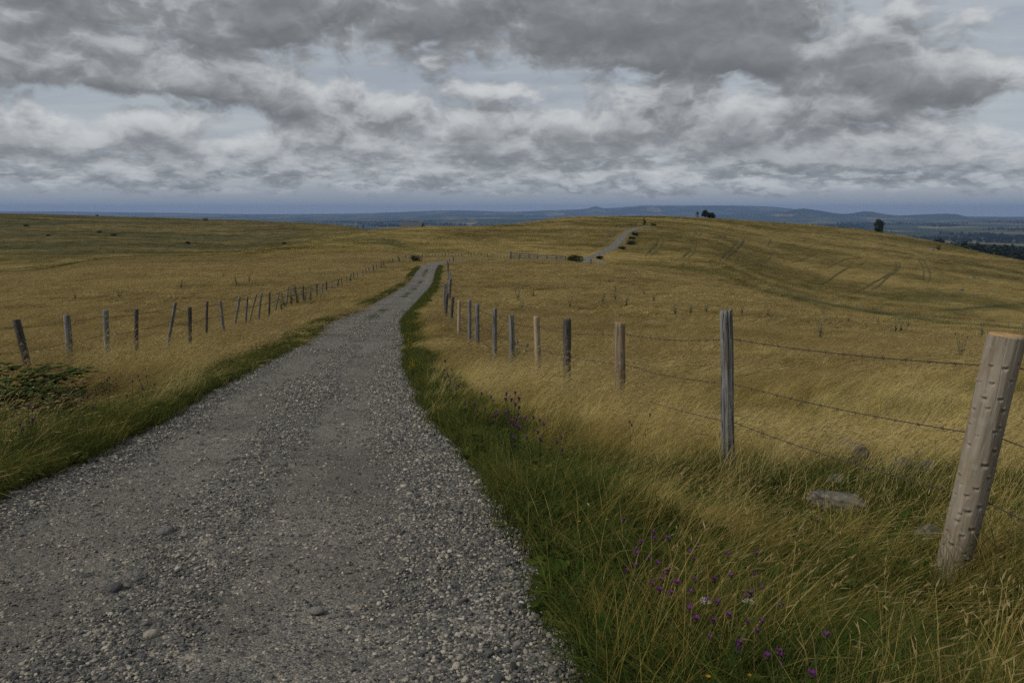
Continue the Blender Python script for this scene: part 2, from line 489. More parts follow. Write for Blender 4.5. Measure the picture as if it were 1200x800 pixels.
def mat_grass(name, kind):
    """tone attribute: r height along the blade, g per-blade random, b seed head"""
    m, nt = new_mat(name); N = NT(nt)
    pos = N.n('ShaderNodeNewGeometry').outputs['Position']
    at_ = N.n('ShaderNodeAttribute', attribute_name='tone')
    sc = N.n('ShaderNodeSeparateColor'); N.l(at_.outputs['Color'], sc.inputs[0])
    r, g, b = sc.outputs
    rnd = N.n('ShaderNodeObjectInfo').outputs['Random']
    if kind == 'dry':
        gold, green, left = meadow_patches(N, pos, True)
        mixv = N.math('ADD', N.math('MULTIPLY', g, .30), N.math('ADD', N.math('MULTIPLY', gold, .66), N.math('MULTIPLY_ADD', rnd, .44, -.14)))
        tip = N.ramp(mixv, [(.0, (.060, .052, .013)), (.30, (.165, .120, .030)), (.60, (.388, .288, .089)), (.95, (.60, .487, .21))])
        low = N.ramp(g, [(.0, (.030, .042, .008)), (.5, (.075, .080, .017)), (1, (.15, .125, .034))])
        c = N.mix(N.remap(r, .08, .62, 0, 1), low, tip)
        head = N.mix(g, (.30, .22, .095), (.47, .38, .20))
        c = N.mix(N.math('MULTIPLY', b, .8), c, head)
        c = N.mix(N.math('MULTIPLY', green, .8), c, (.055, .066, .018))
        c = N.mix(N.math('MULTIPLY', left, .3), c, (.17, .135, .055))
        trans = .30
    else:
        v = N.noise(pos, .7, 3)
        base = N.ramp(N.math('ADD', N.math('MULTIPLY', g, .8), N.math('MULTIPLY', rnd, .3)),
                      [(0, (.018, .034, .007)), (.35, (.036, .064, .012)), (.66, (.070, .092, .020)), (.82, (.12, .11, .028)), (1, (.25, .195, .07))])
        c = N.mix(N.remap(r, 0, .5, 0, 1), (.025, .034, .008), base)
        c = N.mix(N.math('MULTIPLY', N.remap(v, .45, .65, 0, 1), .35), c, (.11, .10, .028))
        trans = .30
    d = N.n('ShaderNodeBsdfDiffuse'); t = N.n('ShaderNodeBsdfTranslucent'); N.l(c, d.inputs[0]); N.l(c, t.inputs[0])
    mx = N.n('ShaderNodeMixShader'); mx.inputs[0].default_value = trans; N.l(d.outputs[0], mx.inputs[1]); N.l(t.outputs[0], mx.inputs[2])
    o = N.n('ShaderNodeOutputMaterial'); N.l(mx.outputs[0], o.inputs[0])
    return m


def mat_road():
    m, nt = new_mat('gravel_track'); N = NT(nt)
    tc = N.n('ShaderNodeTexCoord').outputs['Object']
    uv = N.n('ShaderNodeAttribute', attribute_name='tone'); sc = N.n('ShaderNodeSeparateColor'); N.l(uv.outputs['Color'], sc.inputs[0])
    loose = sc.outputs[0]

    def cells(scale):
        v = N.n('ShaderNodeTexVoronoi'); v.inputs['Scale'].default_value = scale; v.inputs['Randomness'].default_value = 1; N.l(tc, v.inputs['Vector'])
        s = N.n('ShaderNodeSeparateColor'); N.l(v.outputs['Color'], s.inputs[0])
        return v.outputs['Distance'], s.outputs[0], s.outputs[1]
    pal = [(0, (.045, .044, .043)), (.3, (.092, .089, .083)), (.6, (.145, .136, .120)), (.82, (.23, .205, .165)), (1, (.42, .36, .27))]
    d1, r1, q1 = cells(120.0); d2, r2, q2 = cells(55.0); d3, r3, q3 = cells(17.0)
    c1 = N.ramp(r1, pal); c2 = N.ramp(r2, pal); c3 = N.ramp(r3, pal)
    fine = N.mix(.62, (.120, .109, .090), c1)
    sel = N.math('LESS_THAN', q2, N.remap(loose, 0, 1, .12, .75))
    fine = N.mix(N.remap(loose, .2, .8, 0, .55), fine, (.075, .070, .060)); c = N.mix(sel, fine, c2)
    sel3 = N.math('LESS_THAN', q3, N.remap(loose, 0, 1, .0, .30))
    c = N.mix(N.math('MULTIPLY', sel3, .7), c, c3)
    big = N.noise(tc, .55, 4, .6)
    c = N.mix(N.remap(big, .42, .66, 0, .62), c, (.072, .064, .052))
    sm = N.noise(tc, 3.2, 4, .65); c = N.mix(N.remap(sm, .52, .68, 0, .55), c, (.060, .054, .046))
    spk = N.noise(tc, 160.0, 2, .7)
    c = N.mix(N.remap(spk, .60, .68, 0, .6), c, (.34, .30, .23)); c = N.mix(N.remap(spk, .40, .33, 0, .6), c, (.035, .034, .033))
    hgt = N.math('ADD', N.math('MULTIPLY', d1, -.25), N.math('ADD', N.math('MULTIPLY', N.math('MULTIPLY', d2, sel), -.8), N.math('MULTIPLY', N.math('MULTIPLY', d3, sel3), -1.6)))
    principled(N, c, .88, .2, bump(N, hgt, .9, .022))
    return m


def mat_stone():
    m, nt = new_mat('gravel_stone'); N = NT(nt)
    rnd = N.n('ShaderNodeObjectInfo').outputs['Random']
    tc = N.n('ShaderNodeTexCoord').outputs['Object']
    c = N.ramp(rnd, [(0, (.045, .046, .048)), (.22, (.080, .080, .080)), (.42, (.125, .122, .114)), (.60, (.19, .176, .15)), (.76, (.31, .275, .215)), (.92, (.44, .385, .295)), (1, (.55, .50, .41))])
    n = N.noise(tc, 2.5, 4, .65)
    c = N.mix(N.remap(n, .35, .75, 0, .4), c, (.08, .075, .07))
    principled(N, c, .8, .25, bump(N, n, .5, .15))
    return m


def mat_rock():
    m, nt = new_mat('field_rock'); N = NT(nt)
    tc = N.n('ShaderNodeTexCoord').outputs['Object']
    n = N.noise(tc, 6, 7, .65); n2 = N.noise(tc, 22, 4, .6); n3 = N.noise(tc, 2.2, 3)
    c = N.ramp(n, [(.25, (.055, .05, .043)), (.5, (.12, .11, .094)), (.75, (.20, .185, .155))])
    c = N.mix(N.remap(n2, .56, .66, 0, .6), c, (.25, .24, .19))
    c = N.mix(N.remap(n3, .52, .7, 0, .6), c, (.10, .09, .045))
    principled(N, c, .95, .1, bump(N, n, .8, .05))
    return m


def mat_wood(name, dark, light, patch=None, grain=26.0, lichen=0.0, cracks=.75):
    m, nt = new_mat(name); N = NT(nt)
    tc = N.n('ShaderNodeTexCoord').outputs['Object']
    rnd = N.n('ShaderNodeObjectInfo').outputs['Random']
    off = N.vmath('ADD', tc, N.n('ShaderNodeCombineXYZ').outputs[0])
    cx = N.n('ShaderNodeCombineXYZ'); N.l(N.math('MULTIPLY', rnd, 13.0), cx.inputs[0]); N.l(N.math('MULTIPLY', rnd, 5.0), cx.inputs[2])
    off = N.vmath('ADD', tc, cx.outputs[0])
    g = N.noise(N.scalevec(off, (grain * 1.6, grain * 1.6, 2.2)), 1.0, 5, .65, .4)
    cr = N.noise(N.scalevec(off, (grain * 1.1, grain * 1.1, 1.0)), 1.0, 3, .5, .2)
    crack = N.remap(N.math('ABSOLUTE', N.math('SUBTRACT', cr, .5)), 0, .035, 1, 0)
    blot = N.noise(off, 4.5, 4, .6)
    c = N.ramp(g, [(.28, dark), (.5, tuple((a + b) / 2 for a, b in zip(dark, light))), (.72, light)])
    if patch: c = N.mix(N.remap(blot, .5, .66, 0, .75), c, patch)
    if lichen:
        li = N.noise(off, 16, 4, .6)
        c = N.mix(N.remap(li, .60, .66, 0, lichen), c, (.27, .28, .22))
    c = N.mix(N.math('MULTIPLY', crack, cracks), c, (.018, .016, .014))
    h = N.math('SUBTRACT', g, N.math('MULTIPLY', crack, 1.2 * cracks))
    principled(N, c, .9, .12, bump(N, h, .7, .012))
    return m


def mat_plain(name, col, rough=.8, spec=.2, var=.35, scale=8.0, trans=0.0):
    m, nt = new_mat(name); N = NT(nt)
    tc = N.n('ShaderNodeTexCoord').outputs['Object']
    rnd = N.n('ShaderNodeObjectInfo').outputs['Random']
    n = N.noise(tc, scale, 4, .6)
    f = N.math('ADD', N.math('MULTIPLY', N.math('SUBTRACT', n, .5), 1.6), N.math('MULTIPLY', rnd, .4), clamp=True)
    c = N.mix(f, tuple(q * (1 - var) for q in col), tuple(min(1, q * (1 + var)) for q in col))
    if trans:
        d = N.n('ShaderNodeBsdfDiffuse'); t = N.n('ShaderNodeBsdfTranslucent'); N.l(c, d.inputs[0]); N.l(c, t.inputs[0])
        mx = N.n('ShaderNodeMixShader'); mx.inputs[0].default_value = trans; N.l(d.outputs[0], mx.inputs[1]); N.l(t.outputs[0], mx.inputs[2])
        o = N.n('ShaderNodeOutputMaterial'); N.l(mx.outputs[0], o.inputs[0])
    else:
        principled(N, c, rough, spec)
    return m


M = dict(
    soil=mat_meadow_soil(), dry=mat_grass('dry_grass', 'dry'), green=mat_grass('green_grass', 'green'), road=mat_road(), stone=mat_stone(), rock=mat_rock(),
    grey_wood=mat_wood('weathered_grey_wood', (.075, .072, .068), (.25, .24, .225), (.15, .135, .11), 26, .5),
    dark_wood=mat_wood('dark_weathered_wood', (.04, .036, .032), (.125, .115, .10), (.07, .06, .05), 26, .3),
    pale_wood=mat_wood('peeled_pale_wood', (.22, .165, .105), (.40, .32, .22), (.29, .205, .12), 18, 0, .25),
    bark_wood=mat_wood('bark_stained_wood', (.11, .08, .05), (.30, .24, .165), (.20, .14, .085), 22, .5),
    strainer=mat_wood('stripped_post_wood', (.13, .105, .075), (.31, .265, .205), (.18, .13, .08), 12, .35, .16),
    fresh=mat_plain('fresh_cut_wood', (.36, .225, .10), .85, .1, .3, 30),
    wire=mat_plain('rusty_wire', (.045, .032, .026), .6, .35, .4, 40),
    stem=mat_plain('stem_green', (.055, .075, .025), .8, .1, .4, 10, .2),
    thistle=mat_plain('thistle_green', (.115, .135, .088), .8, .1, .35, 10, .15),
    purple=mat_plain('purple_floret', (.19, .045, .22), .8, .1, .3, 60, .3),
    bract=mat_plain('brown_bract', (.07, .05, .03), .8, .1, .3, 60),
    white=mat_plain('white_floret', (.42, .39, .30), .8, .1, .15, 60, .2),
    yellow=mat_plain('yellow_floret', (.48, .29, .02), .8, .1, .2, 60, .25),
    blue=mat_plain('blue_floret', (.16, .14, .50), .8, .1, .2, 60, .25),
    leaf=mat_plain('shrub_leaf', (.052, .078, .022), .75, .2, .5, 3, .2),
    leaf_dark=mat_plain('dark_leaf', (.046, .060, .024), .8, .15, .5, 1.5, .15),
    bramble=mat_plain('bramble_leaf', (.075, .108, .032), .75, .15, .45, 3, .3),
    leaf_wood=mat_plain('woodland_leaf', (.022, .033, .014), .9, .1, .45, .2),
    bark=mat_plain('bark', (.07, .055, .04), .9, .1, .4, 6),
    slate=mat_plain('barn_slate', (.065, .065, .068), .8, .25, .25, 1.5),
    brick=mat_plain('barn_stone', (.20, .135, .085), .9, .1, .35, 2),
    metal=mat_plain('rusty_metal', (.12, .07, .05), .6, .4, .4, 3),
    track=mat_plain('flattened_grass', (.110, .090, .030), .95, .05, .4, 1.2),
)

# ------------------------------------------------------------------ ground sheet
def warp_axis(lo, hi, n, a):
    f = lambda v: math.copysign(math.log1p(abs(v) / a), v)
    u = np.linspace(f(lo), f(hi), n)
    return np.sign(u) * np.expm1(np.abs(u)) * a


gx = warp_axis(-14000, 14000, 560, 3.0); gy = warp_axis(-70, 17600, 520, 3.0)
GX, GY = np.meshgrid(gx, gy)
GZ = z_ground(GX, GY)
nx, ny = len(gx), len(gy)
co = np.stack([GX, GY, GZ], -1).reshape(-1, 3)
idx = np.arange(nx * ny).reshape(ny, nx)
quads = np.stack([idx[:-1, :-1], idx[:-1, 1:], idx[1:, 1:], idx[1:, :-1]], -1).reshape(-1, 4)


def fast_mesh(name, co, quads, mat, tone=None):
    me = bpy.data.meshes.new(name)
    me.vertices.add(len(co)); me.vertices.foreach_set('co', np.asarray(co, np.float32).ravel())
    k = quads.shape[1]
    me.loops.add(quads.size); me.loops.foreach_set('vertex_index', quads.astype(np.int32).ravel())
    me.polygons.add(len(quads)); me.polygons.foreach_set('loop_start', np.arange(0, quads.size, k, dtype=np.int32))
    me.polygons.foreach_set('use_smooth', np.ones(len(quads), bool))
    if tone is not None:
        a = me.attributes.new('tone', 'FLOAT_COLOR', 'POINT'); a.data.foreach_set('color', np.asarray(tone, np.float32).ravel())
    me.materials.append(mat); me.update(calc_edges=True)
    o = bpy.data.objects.new(name, me); COL.objects.link(o)
    return o


ground = fast_mesh('ground', co, quads, M['soil'])
_g, _gr, _st = sward(GX, GY)
_a = ground.data.attributes.new('sward', 'FLOAT_VECTOR', 'POINT'); _a.data.foreach_set('vector', np.stack([_g, _gr, _st], -1).astype(np.float32).ravel())
tag(ground, 'rolling upland ground under dry golden meadow grass, falling to a far lowland', 'ground', kind='structure')

# ------------------------------------------------------------------ gravel road
def road_frame(s):
    x = np.interp(s, RS, RC[:, 0]); y = np.interp(s, RS, RC[:, 1])
    e = .4
    dx = np.interp(s + e, RS, RC[:, 0]) - np.interp(s - e, RS, RC[:, 0]); dy = np.interp(s + e, RS, RC[:, 1]) - np.interp(s - e, RS, RC[:, 1])
    L = np.hypot(dx, dy)
    return x, y, dy / L, -dx / L           # right-hand normal


S0 = float(np.interp(0.0, RC[:, 1][:400], RS[:400]))
ss = [0.0]
while ss[-1] < RS[-1]:
    d = abs(ss[-1] - S0 - 2.5)
    ss.append(ss[-1] + max(.05, d * .012))
ss = np.array(ss[:-1])
uu = np.linspace(-1, 1, 61)
X0, Y0, NX, NY = road_frame(ss)
wob = (fbm(ss * .8, ss * 0 + 3, 4) - .5) * .38; wob2 = (fbm(ss * .8 + 50, ss * 0 + 8, 4) - .5) * .38
hw = road_half(Y0)
off = uu[None, :] * (hw[:, None] + .10) + np.where(uu < 0, wob[:, None], wob2[:, None]) * np.abs(uu) ** 3
RX = X0[:, None] + NX[:, None] * off; RY = Y0[:, None] + NY[:, None] * off


def looseness(o, s):
    """0 on the packed wheel tracks, 1 on the loose gravel between and beside them"""
    n = fbm(o * 1.1 + 31, s * .35, 4)
    trk = np.exp(-((o + .80) / .40) ** 4) + np.exp(-((o - .55) / .36) ** 4)
    return np.clip(.86 + .2 * sstep(.9, 1.3, o) - .88 * trk + (n - .5) * 1.9, .16, 1)


LO = looseness(off, np.broadcast_to(ss[:, None], off.shape))
nearw = 1 - sstep(25, 60, Y0)[:, None]
RZ = z_base(RX, RY) + 0.006 + nearw * (LO * .030 + .03 * (fbm(RX * 3, RY * 3, 4) - .5) + .014 * (fbm(RX * 16, RY * 16, 3) - .5)) - .05 * sstep(.93, 1.0, np.abs(uu))[None, :]
m_, n_ = RX.shape
idx = np.arange(m_ * n_).reshape(m_, n_)
rq = np.stack([idx[:-1, :-1], idx[:-1, 1:], idx[1:, 1:], idx[1:, :-1]], -1).reshape(-1, 4)
tone = np.stack([LO, LO, LO, np.ones_like(LO)], -1).reshape(-1, 4)
road = fast_mesh('road', np.stack([RX, RY, RZ], -1).reshape(-1, 3), rq, M['road'], tone)
tag(road, 'grey gravel farm track winding down and over the rise', 'road', kind='structure')


def z_road(x, y, o, s):
    return z_base(x, y) + 0.006 + (looseness(o, s) * .030 + .03 * (fbm(x * 3, y * 3, 4) - .5))


# ------------------------------------------------------------------ scatter with geometry nodes
def source_collection(name, objs):
    c = bpy.data.collections.new(name)
    for o in objs:
        for u in list(o.users_collection): u.objects.unlink(o)
        c.objects.link(o)
    return c


def scatter(name, pts, rot, scl, var, coll, label, cat):
    me = bpy.data.meshes.new(name); me.vertices.add(len(pts)); me.vertices.foreach_set('co', np.asarray(pts, np.float32).ravel())
    a = me.attributes.new('rot', 'FLOAT_VECTOR', 'POINT'); a.data.foreach_set('vector', np.asarray(rot, np.float32).ravel())
    a = me.attributes.new('scl', 'FLOAT_VECTOR', 'POINT'); a.data.foreach_set('vector', np.asarray(scl, np.float32).ravel())
    if cat == 'grass':
        g_, gr_, st_ = sward(np.asarray(pts)[:, 0], np.asarray(pts)[:, 1])
        a = me.attributes.new('sward', 'FLOAT_VECTOR', 'POINT'); a.data.foreach_set('vector', np.stack([g_, gr_, st_], -1).astype(np.float32).ravel())
    a = me.attributes.new('var', 'INT', 'POINT'); a.data.foreach_set('value', np.asarray(var, np.int32).ravel())
    o = bpy.data.objects.new(name, me); COL.objects.link(o)
    g = bpy.data.node_groups.new(name, 'GeometryNodeTree')
    g.interface.new_socket('Geometry', in_out='INPUT', socket_type='NodeSocketGeometry'); g.interface.new_socket('Geometry', in_out='OUTPUT', socket_type='NodeSocketGeometry')
    gi = g.nodes.new('NodeGroupInput'); go = g.nodes.new('NodeGroupOutput')
    ci = g.nodes.new('GeometryNodeCollectionInfo'); ci.inputs['Collection'].default_value = coll; ci.inputs['Separate Children'].default_value = True; ci.inputs['Reset Children'].default_value = True
    ip = g.nodes.new('GeometryNodeInstanceOnPoints'); ip.inputs['Pick Instance'].default_value = True

    def named(n, t):
        q = g.nodes.new('GeometryNodeInputNamedAttribute'); q.data_type = t; q.inputs['Name'].default_value = n
        return q.outputs[0]
    er = g.nodes.new('FunctionNodeEulerToRotation')
    g.links.new(named('rot', 'FLOAT_VECTOR'), er.inputs[0])
    g.links.new(gi.outputs[0], ip.inputs['Points']); g.links.new(ci.outputs[0], ip.inputs['Instance'])
    g.links.new(named('var', 'INT'), ip.inputs['Instance Index']); g.links.new(er.outputs[0], ip.inputs['Rotation']); g.links.new(named('scl', 'FLOAT_VECTOR'), ip.inputs['Scale'])
    g.links.new(ip.outputs[0], go.inputs[0])
    md = o.modifiers.new('scatter', 'NODES'); md.node_group = g
    return tag(o, label, cat, kind='stuff')


def blade_geo(n, radius, h, bend, width, rs, head=0.0, headlen=.09, headw=.006, curl=1.0, segs=4, base_dark=True, spread=.5):
    """tuft of curved blades bending towards +X; returns verts, faces, tone"""
    V = []; Fc = []; T = []
    for i in range(n):
        a = rs.uniform(0, 2 * math.pi); r = radius * math.sqrt(rs.uniform(0, 1))
        bx, by = r * math.cos(a), r * math.sin(a)
        H = rs.uniform(*h); B = rs.uniform(*bend) * H
        ya = rs.normal(0, spread); dirx, diry = math.cos(ya), math.sin(ya)
        w = width * rs.uniform(.7, 1.3)
        wa = rs.uniform(0, math.pi); wx, wy = math.cos(wa) * w / 2, math.sin(wa) * w / 2
        tone = rs.uniform(0, 1); b = len(V)
        isH = rs.uniform(0, 1) < head
        for k in range(segs + 1):
            u = k / segs
            bendk = B * u ** (1.6 + .6 * curl)
            z = H * (u - min(.22 * (B / H) ** 2, .42) * u ** 2.5)
            cx = bx + dirx * bendk; cy = by + diry * bendk
            tw = 1 - u ** 2 if not isH else .75
            if k == segs and not isH:
                V.append((cx, cy, z)); T.append((u, tone, 0, 1))
            else:
                V.append((cx - wx * tw, cy - wy * tw, z)); V.append((cx + wx * tw, cy + wy * tw, z)); T += [(u, tone, 0, 1)] * 2
        for k in range(segs):
            q = b + 2 * k
            if k == segs - 1 and not isH: Fc.append((q, q + 1, q + 2))
            else: Fc.append((q, q + 1, q + 3, q + 2))
        if isH:                                            # seed head: a crossed pair of spindles along the drooping tip
            L = headlen * rs.uniform(.7, 1.4); dx = dirx * rs.uniform(.55, .95); dy = diry * .8 + rs.normal(0, .15); dz = rs.uniform(-.1, .55)
            nn = math.sqrt(dx * dx + dy * dy + dz * dz); dx, dy, dz = dx / nn * L, dy / nn * L, dz / nn * L
            hw_ = headw * rs.uniform(.7, 1.4)
            for sx, sy, sz in ((-dy / L, dx / L, 0), (0, 0, 1)):
                q = len(V)
                V += [(cx, cy, z), (cx + dx * .35 + sx * hw_, cy + dy * .35 + sy * hw_, z + dz * .35 + sz * hw_), (cx + dx, cy + dy, z + dz * .9 - .15 * L * .3), (cx + dx * .35 - sx * hw_, cy + dy * .35 - sy * hw_, z + dz * .35 - sz * hw_)]
                T += [(1, tone, 1, 1)] * 4; Fc.append((q, q + 1, q + 2, q + 3))
    return V, Fc, T


def tuft(name, parts, mat):
    V = []; Fc = []; T = []
    for v, f, t in parts:
        b = len(V); V += v; T += t; Fc += [tuple(i + b for i in q) for q in f]
    return mesh_obj(name, V, Fc, mat, None, True, T)


rs = np.random.default_rng(3)
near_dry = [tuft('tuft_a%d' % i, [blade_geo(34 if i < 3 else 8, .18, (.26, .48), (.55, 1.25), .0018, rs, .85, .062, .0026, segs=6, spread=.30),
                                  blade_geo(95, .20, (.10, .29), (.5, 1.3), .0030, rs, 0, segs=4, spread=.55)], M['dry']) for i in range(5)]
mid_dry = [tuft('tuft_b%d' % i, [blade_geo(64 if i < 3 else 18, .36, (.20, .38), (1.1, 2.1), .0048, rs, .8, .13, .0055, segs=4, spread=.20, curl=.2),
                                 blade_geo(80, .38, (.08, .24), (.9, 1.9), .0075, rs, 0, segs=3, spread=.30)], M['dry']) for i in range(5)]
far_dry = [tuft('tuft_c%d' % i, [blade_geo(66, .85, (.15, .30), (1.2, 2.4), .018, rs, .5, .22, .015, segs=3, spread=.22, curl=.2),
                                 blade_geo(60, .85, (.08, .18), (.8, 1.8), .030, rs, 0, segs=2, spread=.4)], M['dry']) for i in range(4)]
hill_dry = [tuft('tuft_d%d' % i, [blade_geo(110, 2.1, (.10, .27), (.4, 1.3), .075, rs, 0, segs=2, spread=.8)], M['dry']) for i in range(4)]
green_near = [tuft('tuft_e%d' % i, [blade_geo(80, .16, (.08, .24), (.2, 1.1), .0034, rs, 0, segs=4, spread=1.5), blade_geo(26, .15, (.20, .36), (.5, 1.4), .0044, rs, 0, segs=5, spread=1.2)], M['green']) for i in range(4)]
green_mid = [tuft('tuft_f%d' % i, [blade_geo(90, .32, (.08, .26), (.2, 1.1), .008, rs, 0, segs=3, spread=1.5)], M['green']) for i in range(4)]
# broad-leaved herbs of the verge
def herb(name):
    g = Geo()
    for k in range(16):
        a = rs.uniform(0, 6.28); L = rs.uniform(.05, .13); el = rs.uniform(.2, 1.1); w = L * rs.uniform(.16, .28)
        o = Vector((rs.normal(0, .05), rs.normal(0, .05), rs.uniform(0, .1)))
        d = Vector((math.cos(a) * math.cos(el), math.sin(a) * math.cos(el), math.sin(el))); sd = Vector((-math.sin(a), math.cos(a), 0))
        p = [o, o + d * L * .4 + sd * w - Vector((0, 0, .0)), o + d * L * .8 + sd * w * .6 - Vector((0, 0, L * .12)), o + d * L - Vector((0, 0, L * .3)), o + d * L * .8 - sd * w * .6 - Vector((0, 0, L * .12)), o + d * L * .4 - sd * w]
        g.add(p, [(0, 1, 2, 3), (0, 3, 4, 5)], (.7, rs.uniform(.0, .7), 0, 1))
    return g.obj(name, M['green'], None, True, True)


herbs = [herb('tuft_g%d' % i) for i in range(3)]
C_near = source_collection('near_tufts', near_dry + green_near + herbs)
C_mid = source_collection('mid_tufts', mid_dry + green_mid)
C_far = source_collection('far_tufts', far_dry)
C_hill = source_collection('hill_tufts', hill_dry)

# flattened tyre tracks on the far pasture (surveyed as pixel polylines)
TRACK_PX = [
    [(756, 301), (763, 292), (770, 284), (772, 280)], [(761, 302), (770, 292), (776, 284), (777, 279)],
    [(799, 303), (806, 296), (810, 287)], [(806, 303), (813, 296), (816, 287)],
    [(843, 306), (850, 297), (858, 291), (864, 283)], [(850, 306), (856, 298), (864, 291), (871, 283), (873, 278)],
    [(813, 277), (815, 273), (814, 270)], [(819, 277), (821, 273), (819, 269)], [(842, 281), (844, 276), (841, 272)], [(849, 280), (849, 275), (845, 271)],
    [(983, 348), (1005, 342), (1022, 332), (1035, 325), (1047, 317), (1050, 308), (1045, 303)], [(1008, 345), (1028, 336), (1040, 325), (1050, 318), (1054, 309), (1050, 304)],
    [(1082, 330), (1082, 315), (1077, 305), (1068, 296)], [(1087, 332), (1090, 322), (1085, 310), (1078, 302), (1070, 295)],
    [(922, 310), (945, 303), (958, 296), (962, 290)], [(966, 316), (985, 306), (1003, 303), (1016, 303)], [(890, 311), (897, 306), (902, 302), (905, 296)], [(898, 290), (903, 282), (901, 278)],
    [(960, 335), (975, 326), (990, 316), (1008, 311), (1020, 302)],
    [(1115, 364), (1140, 361), (1165, 359), (1200, 356)],
]
TRACKS = []
for pl in TRACK_PX:
    w = [ground_hit(px, py, 140.0, 520.0) for px, py in pl]
    TRACKS.append(spline([(p.x, p.y) for p in w], 14))
trk_pts = np.concatenate(TRACKS)


def sample_band(y0, y1, dens, pad=.12, tmax=.80):
    """points spread evenly over the ground in front of the viewpoint between two distances"""
    A = tmax * (y1 * y1 - y0 * y0) + 6 * (y1 - y0)
    n = int(A * dens)
    y = np.sqrt(rng.uniform(0, 1, n) * (y1 * y1 - y0 * y0) + y0 * y0) if y0 >= 0 else rng.uniform(y0, y1, n)
    x = rng.uniform(-1, 1, n) * (tmax * np.abs(y) + 3)
    return x, y


def terrain_normal_rot(x, y, yaw):
    return np.stack([np.zeros_like(x), np.zeros_like(x), yaw], -1)


def verge_green(e, x, y, d):
    """how green the ground cover is, from distance off the road edge"""
    n = fbm(x * .8 + 3, y * .8, 4)
    near = 1 - sstep(2, 16, y)
    wdt = .60 + 1.9 * near + np.where(d < 0, .9 * (1 - sstep(20, 42, y)) * sstep(5, 9, y), 0)
    return 1 - sstep(wdt * .35, wdt * 1.15, e + (n - .5) * 1.6 * (.4 + near))


def yaw_wind(x, y, n):
    return R(14) + (fbm(x * .25 + 60, y * .25, 3) - .5) * 1.4 + rng.normal(0, .28, n)


# near band
P = []; RT = []; SC = []; VR = []


def emit(x, y, yaw, scl, var, sink=.02):
    z = z_ground(x, y) - sink
    P.append(np.stack([x, y, z], -1)); RT.append(np.stack([rng.normal(0, .07, len(x)), rng.normal(0, .07, len(x)), yaw], -1)); SC.append(scl); VR.append(var)


def flush(name, coll, label, cat):
    o = scatter(name, np.concatenate(P), np.concatenate(RT), np.concatenate(SC), np.concatenate(VR), coll, label, cat)
    print(name, sum(len(p) for p in P))
    P.clear(); RT.clear(); SC.clear(); VR.clear()
    return o


def sc3(base, n, hv=None):
    h = hv if hv is not None else base
    return np.stack([base, base, h], -1)


x, y = sample_band(-1.5, 16, 88, tmax=.84)
d, yc = road_dist(x, y); e = np.abs(d) - road_half(yc)
gr = verge_green(e, x, y, d)
k = (e > -.02 + .22 * fbm(x * 2.5, y * 2.5, 3)) & (np.hypot(x, y) > .9)
x, y, e, gr = x[k], y[k], e[k], gr[k]
mixg = np.clip(fbm(x * .7 + 21, y * .7, 4) * 2.4 - .62 + .40 * (1 - sstep(3.0, 6.0, y)), 0, .9) * (1 - .45 * sstep(6, 12, y))
isg = rng.random(len(x)) < np.maximum(gr * .93, mixg)
heady = fbm(x * .6 + 33, y * .6 + 8, 3)
n = len(x)
th = tallness(x, y)
gl, _, strip = sward(x, y, d[k])
hs = np.where(isg, .60 + .85 * th * (1 - .4 * sstep(5, 11, y)), .50 + .80 * th + .50 * strip) * rng.uniform(.62, 1.36, n) * (1 - .45 * (1 - sstep(0, .5, e)) * isg)
yaw = np.where(isg, rng.uniform(0, 6.28, n), yaw_wind(x, y, n))
var = np.where(isg, 5 + rng.integers(0, 7, n) % 7, np.where(rng.random(n) < sstep(.38, .58, heady), rng.integers(0, 3, n), rng.integers(3, 5, n)))
lb = (d[k] < 0) * sstep(.4, 1.2, e) * (1 - sstep(3.6, 5, e))
foot = np.exp(-((x - 2.28) ** 2 + (y - 4.05) ** 2) / .35 ** 2) + .6 * np.exp(-((x - 1.9) ** 2 + (y - 6.85) ** 2) / .3 ** 2)
hs = hs * (1 + .55 * lb * tallness(x * 1.7 + 5, y * 1.7)) * (1 + .75 * foot) * (.68 + .32 * sstep(1.2, 2.2, np.hypot(x, y)))
keep = isg | (rng.random(n) < .75)
x, y, hs, yaw, var = x[keep], y[keep], hs[keep], yaw[keep], var[keep]
emit(x, y, yaw, sc3(rng.uniform(.85, 1.2, len(x)), len(x), hs), var)
s_ = rng.uniform(S0 - 1, S0 + 16, 2600); side = rng.choice([-1, 1], 2600)
cx, cy, nxr, nyr = road_frame(s_)
o_ = side * (road_half(cy) + .0 + np.abs(rng.normal(0, .22, 2600)) + .16 * fbm(s_ * 1.3, s_ * 0 + side * 5, 3))
x = cx + nxr * o_; y = cy + nyr * o_; n = len(x)
emit(x, y, rng.uniform(0, 6.28, n), sc3(rng.uniform(.5, .9, n), n, rng.uniform(.35, .9, n)), 5 + rng.integers(0, 7, n))
s_ = rng.uniform(S0 + .5, S0 + 16, 3000); side = rng.choice([-1, 1], 3000)
cx, cy, nxr, nyr = road_frame(s_)
o_ = side * (road_half(cy) + .12 + rng.uniform(0, 1, 3000) ** 1.4 * 2.3)
x = cx + nxr * o_; y = cy + nyr * o_
kk = (np.hypot(x, y) > 1.7) & (fbm(x * .9 + 70, y * .9, 3) > .52); x, y = x[kk], y[kk]; n = len(x); q_ = rng.uniform(.45, .95, n)
emit(x, y, rng.uniform(0, 6.28, n), sc3(q_, n, q_ * rng.uniform(.9, 1.5, n)), 9 + rng.integers(0, 3, n))
flush('verge_grass', C_near, 'tall seeding grass, straw gold above green blades, bending over the verges nearest the viewer', 'grass')

